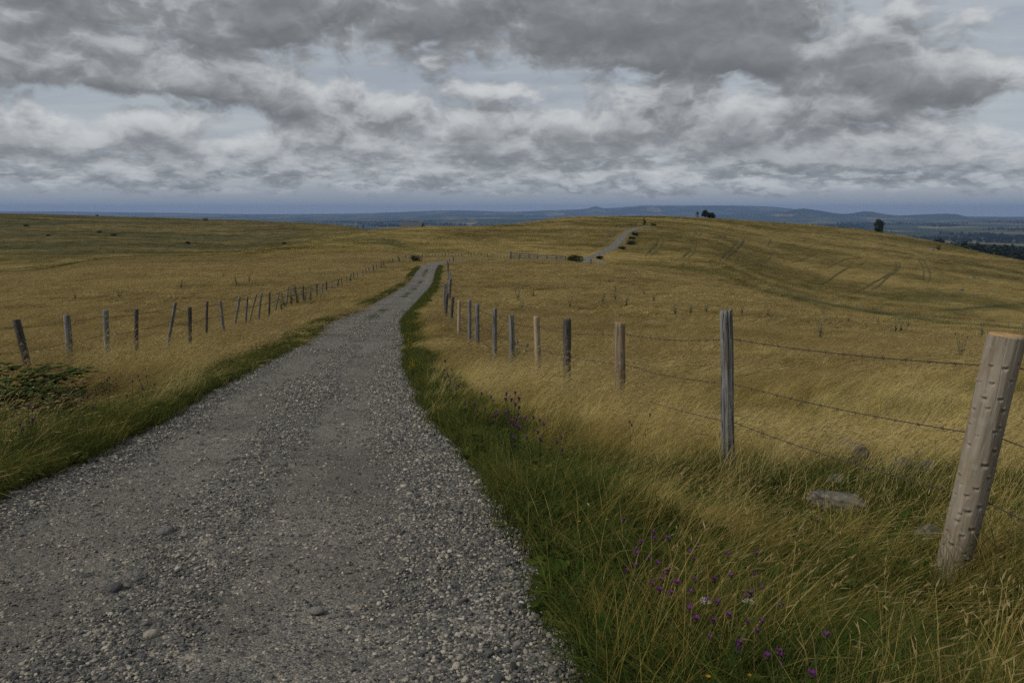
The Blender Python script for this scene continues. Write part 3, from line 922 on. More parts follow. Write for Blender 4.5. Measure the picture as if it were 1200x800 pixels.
# middle band
x, y = sample_band(15, 48, 14, tmax=.82)
d, yc = road_dist(x, y); e = np.abs(d) - road_half(yc)
gr = verge_green(e, x, y, d)
k = e > .04 + .2 * fbm(x * 2.5, y * 2.5, 3)
x, y, e, gr = x[k], y[k], e[k], gr[k]; n = len(x)
isg = rng.random(n) < gr * .95
th = tallness(x, y)
heady = fbm(x * .3 + 33, y * .5 + 8, 4)
gl, _, strip = sward(x, y, d[k])
hs = np.where(isg, .8 + .6 * th, .42 + .62 * th + .35 * gl + .45 * strip) * rng.uniform(.65, 1.35, n) * (1 - .35 * (1 - sstep(.1, .7, e)))
yaw = np.where(isg, rng.uniform(0, 6.28, n), yaw_wind(x, y, n))
var = np.where(isg, 5 + rng.integers(0, 4, n), np.where(rng.random(n) < sstep(.38, .6, heady), rng.integers(0, 3, n), rng.integers(3, 5, n)))
emit(x, y, yaw, sc3(rng.uniform(.85, 1.25, n), n, hs), var)
# dense extra green along the road edge
s_ = rng.uniform(S0 + 8, S0 + 118, 5200); side = rng.choice([-1, 1], 5200)
cx, cy, nxr, nyr = road_frame(s_)
o_ = side * (road_half(cy) + .06 + np.abs(rng.normal(0, .28, 5200)))
x = cx + nxr * o_; y = cy + nyr * o_; n = len(x)
emit(x, y, rng.uniform(0, 6.28, n), sc3(rng.uniform(.5, .95, n), n, rng.uniform(.45, 1.0, n)), 5 + rng.integers(0, 4, n))
# tufts growing on the crown of the track
s_ = rng.uniform(S0 + 34, S0 + 112, 420); cx, cy, nxr, nyr = road_frame(s_)
okk = fbm(s_ * .35, s_ * 0 + 1, 3) > .53
s_, cx, cy, nxr, nyr = s_[okk], cx[okk], cy[okk], nxr[okk], nyr[okk]
o_ = rng.normal(-.05, .12, len(s_)); x = cx + nxr * o_; y = cy + nyr * o_
P.append(np.stack([x, y, z_base(x, y)], -1)); n = len(x)
RT.append(np.stack([np.zeros(n), np.zeros(n), rng.uniform(0, 6.28, n)], -1)); SC.append(sc3(rng.uniform(.3, .6, n), n, rng.uniform(.2, .45, n))); VR.append(5 + rng.integers(0, 4, n))
flush('meadow_grass', C_mid, 'wind-combed golden meadow grass on both sides of the track below the near verges', 'grass')

# far meadow
x, y = sample_band(46, 175, 1.9, tmax=.84)
d, yc = road_dist(x, y); e = np.abs(d) - road_half(yc)
k = e > .75
x, y = x[k], y[k]; n = len(x)
th = fbm(x * .2 + 9, y * .2 + 4, 3)
emit(x, y, yaw_wind(x, y, n), sc3(rng.uniform(.8, 1.25, n), n, (.55 + .75 * th) * rng.uniform(.75, 1.25, n)), rng.integers(0, 4, n), .04)
flush('pasture_grass', C_far, 'golden pasture grass over the middle slopes up to the bend of the track', 'grass')

# far hills
x, y = sample_band(170, 760, .24, tmax=.86)
d, yc = road_dist(x, y); e = np.abs(d) - road_half(yc)
keep = e > 1.6
# leave the flattened wheel tracks open
far = np.full(len(x), 99.0)
ii = np.where((x > 20) & (y < 480))[0]
for c in range(0, len(ii), 3000):
    q = ii[c:c + 3000]
    far[q] = np.sqrt(((x[q][:, None] - trk_pts[None, :, 0]) ** 2 + (y[q][:, None] - trk_pts[None, :, 1]) ** 2).min(1))
keep &= (far > 1.3) | (rng.random(len(x)) < .25)
x, y = x[keep], y[keep]; n = len(x)
emit(x, y, rng.uniform(0, 6.28, n), sc3(rng.uniform(.8, 1.3, n), n, rng.uniform(.6, 1.3, n)), rng.integers(0, 4, n), .06)
flush('hillside_grass', C_hill, 'short dry grass covering the far golden hills', 'grass')

# wheel-track ribbons
for i, T in enumerate(TRACKS):
    dd = np.gradient(T, axis=0); L = np.hypot(dd[:, 0], dd[:, 1]) + 1e-9
    nxp, nyp = dd[:, 1] / L, -dd[:, 0] / L
    uT = np.linspace(0, 1, len(T)); w = .34 * (.55 + .9 * fbm(np.arange(len(T)) * .5, np.arange(len(T)) * 0 + i, 3)) * (.15 + sstep(0, .3, uT) * (1 - sstep(.7, 1, uT)))
    offs = np.array([-1, -.33, .33, 1])
    X = T[:, 0:1] + nxp[:, None] * w[:, None] * offs; Y = T[:, 1:2] + nyp[:, None] * w[:, None] * offs
    Z = z_ground(X, Y) + .10
    a, b = X.shape; idq = np.arange(a * b).reshape(a, b)
    q = np.stack([idq[:-1, :-1], idq[:-1, 1:], idq[1:, 1:], idq[1:, :-1]], -1).reshape(-1, 4)
    o = fast_mesh('wheel_track', np.stack([X, Y, Z], -1).reshape(-1, 3), q, M['track'])
    tag(o, 'dark wheel track pressed into the far golden hillside', 'track', 'wheel tracks on the far hillside', 'structure')

# ------------------------------------------------------------------ gravel
def stone_mesh(name, seed, sub=1):
    bm = bmesh.new(); bmesh.ops.create_icosphere(bm, subdivisions=sub + 1, radius=1)
    r = np.random.default_rng(seed); ax = r.uniform(.6, 1.15, 3); ax[2] *= .62
    pl = [(Vector(r.normal(0, 1, 3)).normalized(), r.uniform(.6, .95)) for _ in range(7)]
    for v in bm.verts:
        p = v.co.copy()
        for nrm, dd in pl:
            q = p.dot(nrm)
            if q > dd: p -= nrm * (q - dd) * .85
        v.co = Vector((p.x * ax[0], p.y * ax[1], p.z * ax[2]))
    me = bpy.data.meshes.new(name); bm.to_mesh(me); bm.free()
    me.polygons.foreach_set('use_smooth', [True] * len(me.polygons)); me.materials.append(M['stone'])
    o = bpy.data.objects.new(name, me); COL.objects.link(o)
    return o


stones = [stone_mesh('stone_a%d' % i, 40 + i, 1) for i in range(9)]
C_st = source_collection('gravel_stones', stones)
GP = []; GR = []; GS = []; GV = []


def gravel(s0, s1, dens, size, loose_pow, spread=1.0):
    n = int((s1 - s0) * 3.1 * dens)
    s = rng.uniform(s0, s1, n); o = rng.uniform(-1.6, 1.62, n)
    lo = looseness(o, s)
    k = rng.random(n) < np.clip(lo, .04, 1) ** loose_pow
    s, o = s[k], o[k]; n = len(s)
    cx, cy, nx_, ny_ = road_frame(s)
    x = cx + nx_ * o; y = cy + ny_ * o
    r = size[0] * (size[1] / size[0]) ** (rng.random(n) ** 2.3) / 2
    edge = sstep(.9, 1.4, np.abs(o)); r = r * (1 + .12 * edge)
    z = z_road(x, y, o, s) + r * .18
    GP.append(np.stack([x, y, z], -1)); GR.append(np.stack([rng.normal(0, .35, n), rng.normal(0, .35, n), rng.uniform(0, 6.28, n)], -1))
    GS.append(np.stack([r, r, r], -1)); GV.append(rng.integers(0, 9, n))


gravel(S0 + .5, S0 + 5.0, 10500, (.005, .022), 1.0)
gravel(S0 + .5, S0 + 6.5, 520, (.012, .042), 2.0)
gravel(S0 + 5.0, S0 + 10, 3800, (.008, .026), 1.05)
gravel(S0 + 6.5, S0 + 14, 380, (.020, .050), 2.0)
gravel(S0 + 10, S0 + 20, 1300, (.013, .036), 1.1)
gravel(S0 + 20, S0 + 45, 180, (.026, .06), 1.2)
gr_o = scatter('gravel', np.concatenate(GP), np.concatenate(GR), np.concatenate(GS), np.concatenate(GV), C_st, 'loose grey and buff gravel stones lying on the track', 'gravel')
print('gravel', sum(len(p) for p in GP))

# a few larger stones that lie loose on the track
for (px, py, r, lab) in [(138, 714, .050, 'dark rounded stone at the left of the track beside a shallow hollow'), (373, 742, .034, 'smooth blue-grey stone alone on the packed right wheel track'),
                         (181, 772, .036, 'pale white-grey stone at the lower left of the track'), (196, 642, .052, 'flat olive-brown stone on the middle of the track'),
                         (592, 719, .045, 'buff oblong stone in the loose gravel along the right edge')]:
    p = ground_hit(px, py, 1.5, 12)
    o = stones[int(r * 1000) % 9].copy(); o.data = o.data.copy(); COL.objects.link(o)
    dd, _ = road_dist([p.x], [p.y]); p.z = float(z_base(np.array([p.x]), np.array([p.y]))[0]) + .03
    o.name = 'stone'; o.location = p; o.scale = (r, r * .8, r * .8); o.rotation_euler = (0, 0, r * 90); tag(o, lab, 'stone')

# ------------------------------------------------------------------ fence posts
def post_mesh(name, h, r0, r1, mat, seed, n=26, rows=42, flat=.0, knots=3, bow=.02, dents=False, tilt_top=.1, split=0.0):
    r = np.random.default_rng(seed); V = []; Fc = []
    kn = [(r.uniform(0, 6.28), r.uniform(.15, .9), r.uniform(.1, .22)) for _ in range(knots)]
    ph = r.uniform(0, 6.28, 6); bz = r.uniform(0, 6.28)
    lo = -.35
    dl = []
    if dents:
        nrow = 17
        for i in range(nrow):
            for j in range(7):
                if r.random() < .10: continue
                dl.append((j * 2 * math.pi / 7 + (i % 2) * .5 + i * .06 + r.normal(0, .16), .10 + i * (h - .2) / nrow + r.normal(0, .020), r.uniform(.008, .016)))
    for i in range(rows + 1):
        u = i / rows; z = lo + (h - lo) * u
        cx = bow * math.sin(u * 3.1) * math.cos(bz) + .004 * math.sin(u * 9 + ph[0]); cy = bow * math.sin(u * 3.1) * math.sin(bz)
        for k in range(n):
            a = 2 * math.pi * k / n
            rr = r0 + (r1 - r0) * max(0, z) / h
            gq = .3 if dents else 1.0; rr *= 1 + .05 * math.sin(2 * a + ph[1]) * gq + .035 * math.sin(3 * a + ph[2] + 1.5 * u) + gq * .02 * math.sin(7 * a + ph[3] + 2 * u) + gq * .018 * math.sin(11 * a + ph[4])
            if split: rr *= 1 - split * max(0, math.cos(9 * a + ph[5])) ** 6 - split * .8 * max(0, math.cos(5 * a + ph[4] + u)) ** 10
            for ka, kz, kr in kn:
                da = math.atan2(math.sin(a - ka), math.cos(a - ka)); dz = (z / h - kz)
                rr += r0 * kr * math.exp(-(da / .35) ** 2 - (dz / .035) ** 2)
            for da_, dz_, w in dl:
                dz = (z - dz_) / w
                if abs(dz) < 2.2:
                    da = math.atan2(math.sin(a - da_), math.cos(a - da_)) * rr / w
                    if abs(da) < 2.4:
                        rr -= w * .85 * math.exp(-(da / 1.15) ** 4 - ((dz - .35 * da * da) / (.85 if dz > 0 else .5)) ** 2) - w * .42 * math.exp(-da * da - ((dz - 1.25) / .5) ** 2)
            zz = z + (tilt_top * rr * math.cos(a + ph[0]) if i == rows else 0) + (split * .25 * r.normal(0, 1) * r0 * 4 if (split and i == rows) else 0)
            V.append((cx + rr * math.cos(a), cy + rr * math.sin(a), zz))
    for i in range(rows):
        for k in range(n):
            Fc.append((i * n + k, i * n + (k + 1) % n, (i + 1) * n + (k + 1) % n, (i + 1) * n + k))
    tp = rows * n
    # chamfered end: an inner ring and a centre
    c = Vector((0, 0, 0))
    for k in range(n): c += Vector(V[tp + k]) / n
    inner = len(V)
    for k in range(n):
        p = c + (Vector(V[tp + k]) - c) * .93; p.z += .006; V.append(tuple(p))
    for k in range(n): Fc.append((tp + k, tp + (k + 1) % n, inner + (k + 1) % n, inner + k))
    ring = [tuple(V[inner + k]) for k in range(n)]
    V.append((c.x, c.y, c.z + .008)); cc = len(V) - 1
    for k in range(n): Fc.append((inner + k, inner + (k + 1) % n, cc))
    return V, Fc, ring, c


def make_post(name, base, top, r0, r1, mat, seed, cut=None, **kw):
    base = Vector(base); ax = Vector(top) - base; h = ax.length
    V, Fc, ring, c = post_mesh(name, h, r0, r1, mat, seed, **kw)
    o = mesh_obj(name, V, Fc, mat)
    o.location = base; o.rotation_mode = 'QUATERNION'; o.rotation_quaternion = Vector((0, 0, 1)).rotation_difference(ax.normalized()); o.rotation_mode = 'XYZ'
    if cut:
        rr = [tuple(Vector(p) + Vector((0, 0, .006))) for p in ring]; n = len(rr)
        g = Geo(); inn = [tuple(c + (Vector(p) - c) * .55 + Vector((0, 0, .003))) for p in rr]
        g.add([tuple(Vector(p) - Vector((0, 0, .012))) for p in ring] + rr + inn + [(c.x, c.y, c.z + .018)],
              [(k, (k + 1) % n, n + (k + 1) % n, n + k) for k in range(n)] + [(n + k, n + (k + 1) % n, 2 * n + (k + 1) % n, 2 * n + k) for k in range(n)] + [(2 * n + k, 2 * n + (k + 1) % n, 3 * n) for k in range(n)])
        g.obj('cut_end', M[cut], o)
    return o


RIGHT_POSTS = []      # (base, top, radius) for the wires
GRP_R = 'posts of the barbed wire fence on the right of the track'
GRP_L = 'posts of the wire fence on the left of the track'


def right_post(px, pyt, pxb, Y, r, mat, seed, label, cut=None, grp=GRP_R, side=1, lim=(1.0, 1.65), **kw):
    top = at(px, pyt, Y)
    s = float(slope(pyt + 1.2 * F / Y)); xb = tan_az(pxb, s) * Y
    zb = zg(xb, Y)
    hh = top.z - zb
    if not lim[0] < hh < lim[1]: print('post height', px, Y, round(hh, 2))
    zb = min(max(zb, top.z - 1.9), top.z - .7) if hh > .7 else top.z - .8
    base = Vector((xb, Y, zb))
    o = make_post('fence_post', base, top, r * (1.03 if Y > 5 else .95), r * (.97 if Y > 5 else 1.06), M[mat], seed, cut, **kw)
    tag(o, label, 'fence post', grp)
    return base, top, r


FRL = [
    (1180, 394, 1113, 4.15, .088, 'strainer', 1, 'thick stripped fence post leaning right, pecked all over with small notches, sawn orange top', dict(cut='fresh', n=150, rows=330, dents=True, knots=0, tilt_top=-.10, bow=.0)),
    (851, 365, 857, 7.0, .058, 'grey_wood', 2, 'split weathered grey fence post, the second from the notched post at the right', dict(n=54, rows=60, split=.16, knots=1, bow=.012)),
    (727, 379, 727, 11.2, .076, 'bark_wood', 3, 'brown bark-stained fence post with a freshly chipped orange top', dict(cut='fresh', n=36, knots=4, tilt_top=.25)),
    (664, 374.5, 665, 12.3, .064, 'dark_wood', 4, 'dark grey flat-topped fence post between the pale peeled post and the bark-stained one', dict(n=40, split=.08, knots=0, bow=.004)),
    (629, 371.5, 632, 13.2, .053, 'pale_wood', 5, 'pale cream peeled fence post, lightest of the right-hand row', dict(cut='pale_wood', n=30, knots=4)),
    (599, 369, 600, 15.4, .054, 'grey_wood', 6, 'slim grey fence post just left of the pale cream peeled post', dict(n=28, split=.06)),
    (580, 361.5, 578, 17.4, .050, 'grey_wood', 7, 'thin knotty grey-brown fence post, second beyond the pale cream peeled post', dict(n=24, knots=5)),
    (559.5, 356, 560, 20.4, .055, 'grey_wood', 8, 'straight light grey fence post, third beyond the pale cream peeled post', dict(n=22)),
    (550, 351.5, 549, 23.0, .054, 'grey_wood', 9, 'silvery fence post with a swollen rounded head, fourth beyond the pale cream post', dict(n=20, knots=2)),
    (538, 352, 537, 26.5, .055, 'pale_wood', 10, 'narrow buff fence post with a pale forked tip, fifth beyond the pale cream post', dict(n=18, knots=5)),
    (530.5, 348, 528, 30.5, .062, 'dark_wood', 11, 'dark fence post leaning slightly right, sixth beyond the pale cream post', dict(n=16)),
    (524, 343.5, 522.5, 35.5, .072, 'dark_wood', 12, 'stout black-brown fence post where the right-hand row closes up in the bend', dict(n=16)),
]
for px, pyt, pxb, Y, r, mat, seed, lab, kw in FRL:
    RIGHT_POSTS.append(right_post(px, pyt, pxb, Y, r, mat, seed, lab, **kw))
# farther posts: one of each kind copied
pool = []
for i, mt in enumerate(['grey_wood', 'dark_wood', 'grey_wood', 'bark_wood', 'pale_wood']):
    V, Fc, ring, c = post_mesh('fence_post', 1.3, .058, .052, M[mt], 50 + i, n=12, rows=12, knots=2, bow=.03)
    o = mesh_obj('fence_post', V, Fc, M[mt]); pool.append(o)
pool_used = [False] * len(pool)


def far_post(base, h, lean=(0, 0), kind=0, fat=1.0, label='', grp='', yaw=None):
    i = kind % len(pool)
    if not pool_used[i]: o = pool[i]; pool_used[i] = True
    else: o = pool[i].copy(); COL.objects.link(o)
    o.location = base; o.rotation_euler = (lean[1], lean[0], rng.uniform(0, 6.28) if yaw is None else yaw)
    # lean applied in world axes: rotate about X and Y after the yaw
    o.rotation_euler = (Matrix.Rotation(lean[0], 3, 'Y') @ Matrix.Rotation(lean[1], 3, 'X') @ Matrix.Rotation(rng.uniform(0, 6.28), 3, 'Z')).to_euler()
    fat *= 1.0 + .45 * float(sstep(70, 160, Vector(base).y)); o.scale = (fat, fat, h / 1.3)
    tag(o, label, 'fence post', grp)
    return o


RPATH = [(518.5, 333, 44), (521, 332.5, 48), (523.5, 331, 53), (527, 327.5, 60), (527, 324, 66), (526.5, 320, 72), (526, 317, 78), (525.5, 314, 85), (525, 311, 92), (524.5, 308, 100), (524.3, 306, 108), (524.3, 304.3, 116), (526.5, 303, 124), (531, 302, 131)]
for i, (px, pyt, Y) in enumerate(RPATH):
    top = at(px, pyt, Y); zb = zg(top.x, Y)
    h = min(max(top.z - zb, .85), 1.7)
    if i == 0: print('right far', round(top.z - zb, 2))
    lean = (rng.normal(0, .06), rng.normal(0, .05))
    far_post((top.x, Y, zb), h, lean, [0, 1, 0, 1, 0, 0, 1, 0, 0, 1, 0, 0, 0, 1][i], 1.25, 'small weathered post of the far string climbing beside the right of the bend', 'far posts along the right of the bend')
    RIGHT_POSTS.append((Vector((top.x, Y, zb)), Vector((top.x, Y, zb + h)), .07))

LEFT = [
    (19, 375, 38, 13.2, .058, 'dark_wood', 'dark smooth fence post leaning left over the bramble'),
    (78.5, 369.5, 82, 15.6, .062, 'grey_wood', 'stout knobbly dark grey fence post, second from the bramble'),
    (124, 363.5, 127, 17.6, .058, 'grey_wood', 'straight grey fence post with a rounded top, third from the bramble'),
    (159.5, 362.5, 160.5, 20.0, .050, 'dark_wood', 'short dark upright fence post beside the pale post that leans right'),
    (205.5, 354.5, 194, 22.5, .046, 'grey_wood', 'pale silvery fence post leaning well to the right, the first that leans that way'),
    (222, 360, 221.5, 24.5, .060, 'dark_wood', 'squat black-brown fence post between the silvery leaning post and the thin crooked one'),
    (243, 353.5, 241, 26.5, .040, 'dark_wood', 'thin crooked dark fence post above the pale windblown grass'),
    (258, 352.5, 262.5, 28.5, .050, 'grey_wood', 'grey fence post leaning left above the pale windblown grass'),
    (281, 348, 273, 31.5, .048, 'grey_wood', 'grey-brown post leaning right, first of the four leaning posts past the windblown grass'),
    (290, 347.5, 285.5, 33.5, .045, 'grey_wood', 'light grey post leaning right, second of the four leaning posts past the windblown grass'),
    (300.5, 345, 290, 35.5, .042, 'bark_wood', 'steeply leaning post, third of the four leaning posts past the windblown grass'),
    (307, 343, 302, 37.5, .048, 'grey_wood', 'pale bent post, last of the four leaning posts past the windblown grass'),
    (316, 342.5, 314.5, 40.5, .050, 'dark_wood', 'dark upright post just beyond the four leaning posts'),
    (327.5, 341, 321.5, 44.5, .044, 'grey_wood', 'thin post leaning right just before the thistle clump at the fence'),
    (338, 336.5, 335, 49.5, .046, 'grey_wood', 'grey post at the near end of the thistle clump at the fence'),
    (346, 335.5, 348, 53.5, .051, 'dark_wood', 'dark post leaning left in the middle of the thistle clump at the fence'),
]
LEFT_POSTS = []
for i, (px, pyt, pxb, Y, r, mat, lab) in enumerate(LEFT):
    LEFT_POSTS.append(right_post(px, pyt, pxb, Y, r, mat, 70 + i, lab, grp=GRP_L, n=30 if i < 8 else 16, rows=40 if i < 8 else 20, knots=6 if i == 1 else 2, bow=.035 if i in (6, 11) else .014, split=.05 if i < 8 else 0.0))
LP = [(354, 335, 57), (362, 333.5, 60), (370.5, 332, 64), (377, 331, 67.5), (383, 330.5, 71), (388.5, 329.5, 74.5), (395, 328, 78), (401, 325.5, 82), (405, 325, 85.5), (410, 323.5, 89), (414, 323, 92.5), (419, 322, 96), (425, 319.5, 100), (429, 319, 103.5), (433, 318, 107), (437, 317, 110.5),
      (441, 315.5, 114), (446, 313, 118), (450, 312, 122), (455, 310, 126), (460, 308, 131), (467, 303.8, 138)]
pxs = np.linspace(472, 598, 34)
LP += [(float(p), float(np.interp(p, [472, 490, 520, 560, 600], [302.2, 300, 298.4, 297.6, 298.6])), float(np.interp(p, [472, 490, 520, 560, 600], [144, 158, 170, 178, 184]))) for p in pxs]
for i, (px, pyt, Y) in enumerate(LP):
    top = at(px, pyt, Y); zb = zg(top.x, Y); h = top.z - zb
    if i in (0, 10, 21, 30, 45): print('left far', px, round(h, 2))
    h = min(max(h, .95), 1.7)
    lean = (rng.normal(.05, .12) if i < 16 else rng.normal(0, .07), rng.normal(0, .06))
    bend = i >= 22
    far_post((top.x, Y, zb), h, lean, int(rng.choice([0, 0, 1, 1, 2, 3])), 2.2 if i == 21 else 1.15, 'tiny post of the fence strung across the outside of the bend' if bend else 'small leaning post of the crowded left-hand row beyond the thistle clump' if i != 21 else 'stout dark post at the end of the left-hand row by the bend',
             'posts around the outside of the bend' if bend else 'crowded posts of the left-hand row' if i != 21 else GRP_L)
    LEFT_POSTS.append((Vector((top.x, Y, zb)), Vector((top.x, Y, zb + h)), .06))

# the fence in the dip on the right
DIP = [(910, 342.5), (921, 344.5), (932, 346.5), (941, 348), (950, 349.5), (960, 351.5), (968, 353), (976, 354.5), (985, 356), (994, 358), (1003, 359.5), (1012, 361), (1022, 362.5), (1031, 364), (1041, 365), (1051, 366.5), (1061, 369), (1072, 371.5), (1081, 372.5), (1090, 373), (1099, 373.5), (1111, 375),
       (1121, 376), (1135, 377), (1150, 378), (1166, 379.5), (1182, 381), (1198, 382.5)]
for i, (px, py) in enumerate(DIP):
    s = float(slope(py + 1)); Y = 192.0; x = tan_az(px, s) * Y
    # follow the foot of the far slope where the ray meets it
    p = ground_hit(px, py + 1.0, 130.0, 300.0)
    far_post(p, 1.15 if i != 20 else 1.9, (rng.normal(0, .08), 0), 0 if i % 3 else 2, 1.2, 'tiny grey fence post in the dip below the far hillside', 'posts of the fence in the dip')
# posts along the far climbing road and along the ridge pasture
for i in range(15):
    u = i / 14.0; px = 706 + 27 * u; py = 288.5 - 25 * u ** .8
    p = ground_hit(px - 2.0, py, 180, 330)
    far_post(p, 1.1, (rng.normal(0, .06), 0), int(rng.integers(0, 3)), 1.1, 'tiny fence post on the left of the far climbing road', 'posts beside the far road')

for _i, _o in enumerate(pool):
    if not pool_used[_i]: bpy.data.objects.remove(_o)

# ------------------------------------------------------------------ barbed wires
def wire(name, pts, rad, label, barb=.115, nearY=30.0, tw=True):
    g = Geo(); P_ = []
    for a, b in zip(pts[:-1], pts[1:]):
        L = (b - a).length; n = max(4, min(40, int(L / .10))); sag = min(.045, .010 * L)
        for k in range(n):
            u = k / n; p = a.lerp(b, u); p.z -= 4 * sag * u * (1 - u); P_.append(p)
    P_.append(pts[-1])
    g.tube(P_, [max(rad, p.y * .00028) for p in P_], 5)
    acc = 0.0
    for a, b in zip(P_[:-1], P_[1:]):
        L = (b - a).length; acc += L
        if acc > barb and a.y < nearY:
            acc = 0.0; d = (b - a).normalized(); c = a
            q = Vector((rng.normal(), rng.normal(), rng.normal())).cross(d).normalized(); w = d.cross(q)
            g.tube([c - d * .012, c, c + d * .012], [.0045, .0062, .0045], 5)
            g.tube([c - q * .019 - w * .004, c, c + q * .019 + w * .006], [.0012, .0022, .0012], 4)
            g.tube([c - w * .018 + d * .006, c + d * .006, c + w * .018 + q * .004 + d * .006], [.0012, .0022, .0012], 4)
    return tag(g.obj(name, M['wire'], None), label, 'barbed wire', 'barbed wire strands of the two fences')


def wire_points(posts, frac_h, side):
    out = []
    for i, (b, t, r) in enumerate(posts):
        ax = (t - b); L = ax.length
        j0 = posts[max(i - 1, 0)][0]; j1 = posts[min(i + 1, len(posts) - 1)][0]
        d = (j1 - j0); d.z = 0; d.normalize(); nrm = Vector((d.y, -d.x, 0)) * side       # field side of the post
        h = frac_h[i] if hasattr(frac_h, '__len__') else frac_h
        out.append(t - ax.normalized() * min(h, L - .03) + nrm * (r + .006))
    return out


ext = (Vector((3.05, 1.0, zg(3.05, 1.0))), Vector((3.1, 1.0, zg(3.1, 1.0) + 1.2)), .07)
ext0 = (Vector((3.4, -2.5, zg(3.4, -2.5))), Vector((3.4, -2.5, zg(3.4, -2.5) + 1.2)), .07)
o = make_post('fence_post', ext[0], ext[1], .07, .07, M['grey_wood'], 91)
tag(o, 'grey fence post beside the viewpoint', 'fence post', GRP_R)
RW = [ext] + RIGHT_POSTS[:18]
dr = lambda a: [a[0], a[1]] + [a[2]] * 40
wire('barbed_wire', wire_points(RW, [.20, .17, .25, .155, .22] + [.17] * 40, 1), .0034, 'top rusty barbed wire strand of the right-hand fence')
wire('barbed_wire', wire_points(RW, [.60, .56, .66, .60, .60] + [.56] * 40, 1), .0034, 'middle rusty barbed wire strand of the right-hand fence')
wire('barbed_wire', wire_points(RW, [.98, .92, 1.02, .99, .96] + [.94] * 40, 1), .0034, 'lowest rusty barbed wire strand of the right-hand fence, sinking into the grass')
extl = (Vector((-12.0, 8.5, zg(-12.0, 8.5))), Vector((-12.0, 8.5, zg(-12.0, 8.5) + 1.25)), .08)
o = make_post('fence_post', extl[0], extl[1], .08, .08, M['dark_wood'], 92)
tag(o, 'dark fence post at the near end of the left-hand fence', 'fence post', GRP_L)
LW = [extl] + LEFT_POSTS[:24]
wire('barbed_wire', wire_points(LW, .13, -1), .0032, 'upper barbed wire strand of the left-hand fence')
wire('barbed_wire', wire_points(LW, .55, -1), .0032, 'lower barbed wire strand of the left-hand fence')

# ------------------------------------------------------------------ rail fences near the bend
def box(g, a, b, w, hgt):
    """beam of rectangular section from a to b"""
    a = Vector(a); b = Vector(b); d = (b - a).normalized(); up = Vector((0, 0, 1)) if abs(d.z) < .9 else Vector((0, 1, 0))
    s = d.cross(up).normalized() * w / 2; u = s.cross(d).normalized() * hgt / 2
    v = [a - s - u, a + s - u, a + s + u, a - s + u, b - s - u, b + s - u, b + s + u, b - s + u]
    g.add(v, [(0, 3, 2, 1), (4, 5, 6, 7), (0, 1, 5, 4), (1, 2, 6, 5), (2, 3, 7, 6), (3, 0, 4, 7)])


def rail_fence(pts, h, rails, label, thick=.12):
    root = empty('rail_fence', pts[0]); o0 = Vector(pts[0])
    tag(root, label, 'rail fence')
    for i, p in enumerate(pts):
        g = Geo(); q = Vector(p) - o0; hh = h * (1.25 if i == 0 else 1.06)
        g.tube([q + Vector((0, 0, -.3)), q + Vector((0, 0, hh * .5)), q + Vector((0, 0, hh))], [thick * (1.6 if i == 0 else 1)] * 3, 8); g.obj('post', M['grey_wood'] if i else M['dark_wood'], root)
    for k in range(rails):
        for a, b in zip(pts[:-1], pts[1:]):
            g = Geo(); zz = Vector((0, -.15, h * (.3 + .62 * k / max(rails - 1, 1)))); box(g, Vector(a) - o0 + zz, Vector(b) - o0 + zz, .06, .20); g.obj('rail', M['grey_wood'], root, False)
    return root


def line_pts(pp, Y):
    out = []
    for px, py, yy in pp:
        p = at(px, py, yy); out.append(Vector((p.x, yy, zg(p.x, yy))))
    return out


rail_fence(line_pts([(598.5, 303, 146), (609, 303, 146), (620, 304, 146), (630, 304, 146), (641, 305, 146), (652, 305, 146), (663, 305, 146)], 0), 1.15, 3, 'grey wooden rail fence with a dark end post left of the round bush')
rail_fence(line_pts([(692.5, 308, 148), (702, 309, 146), (711, 311, 144)], 0), 1.1, 2, 'short dark rail fence sloping down right of the round bush', .1)

# ------------------------------------------------------------------ plants
def leaf_quad(g, o, d, L, w, tone=None, droop=.15):
    d = Vector(d).normalized(); sd = d.cross(Vector((0, 0, 1)))
    if sd.length < .05: sd = Vector((1, 0, 0))
    sd.normalize(); dn = Vector((0, 0, -droop * L))
    g.add([o, o + d * L * .45 + sd * w, o + d * L + dn, o + d * L * .45 - sd * w], [(0, 1, 2, 3)], tone)


def bush_mesh(rx, ry, rz, n, leaf, seed, lobes=9):
    r = np.random.default_rng(seed); g = Geo()
    cl = [(Vector((r.uniform(-.75, .75) * rx, r.uniform(-.75, .75) * ry, r.uniform(.25, .8) * rz)), r.uniform(.28, .5)) for _ in range(lobes)]
    for i in range(n):
        c, q = cl[r.integers(0, lobes)]
        v = Vector(r.normal(0, 1, 3)).normalized() * (r.uniform(.35, 1) ** .5)
        p = c + Vector((v.x * q * rx, v.y * q * ry, v.z * q * rz)); p.z = max(p.z, .02)
        d = (v + Vector(r.normal(0, .7, 3)) + Vector((0, 0, .3))).normalized()
        leaf_quad(g, p, d, leaf * r.uniform(.6, 1.5), leaf * r.uniform(.25, .5))
    return g


def bush(loc, rx, ry, rz, n, leaf, seed, mat, label, name='bush', grp=None, cat='bush'):
    root = empty(name, loc); tag(root, label, cat, grp)
    r = np.random.default_rng(seed + 500); s = Geo()
    for k in range(7):
        a = r.uniform(0, 6.28); e = Vector((math.cos(a) * rx * .6, math.sin(a) * ry * .6, rz * r.uniform(.5, .85)))
        s.tube([(0, 0, -.15), e * .45 + Vector((0, 0, rz * .1)), e], [rz * .03, rz * .022, rz * .008], 5)
    s.obj('stem', M['bark'], root)
    bush_mesh(rx, ry, rz, n, leaf, seed).obj('foliage', mat, root, False)
    return root


def put(px, py, Y):
    p = at(px, py, Y); return Vector((p.x, Y, zg(p.x, Y)))


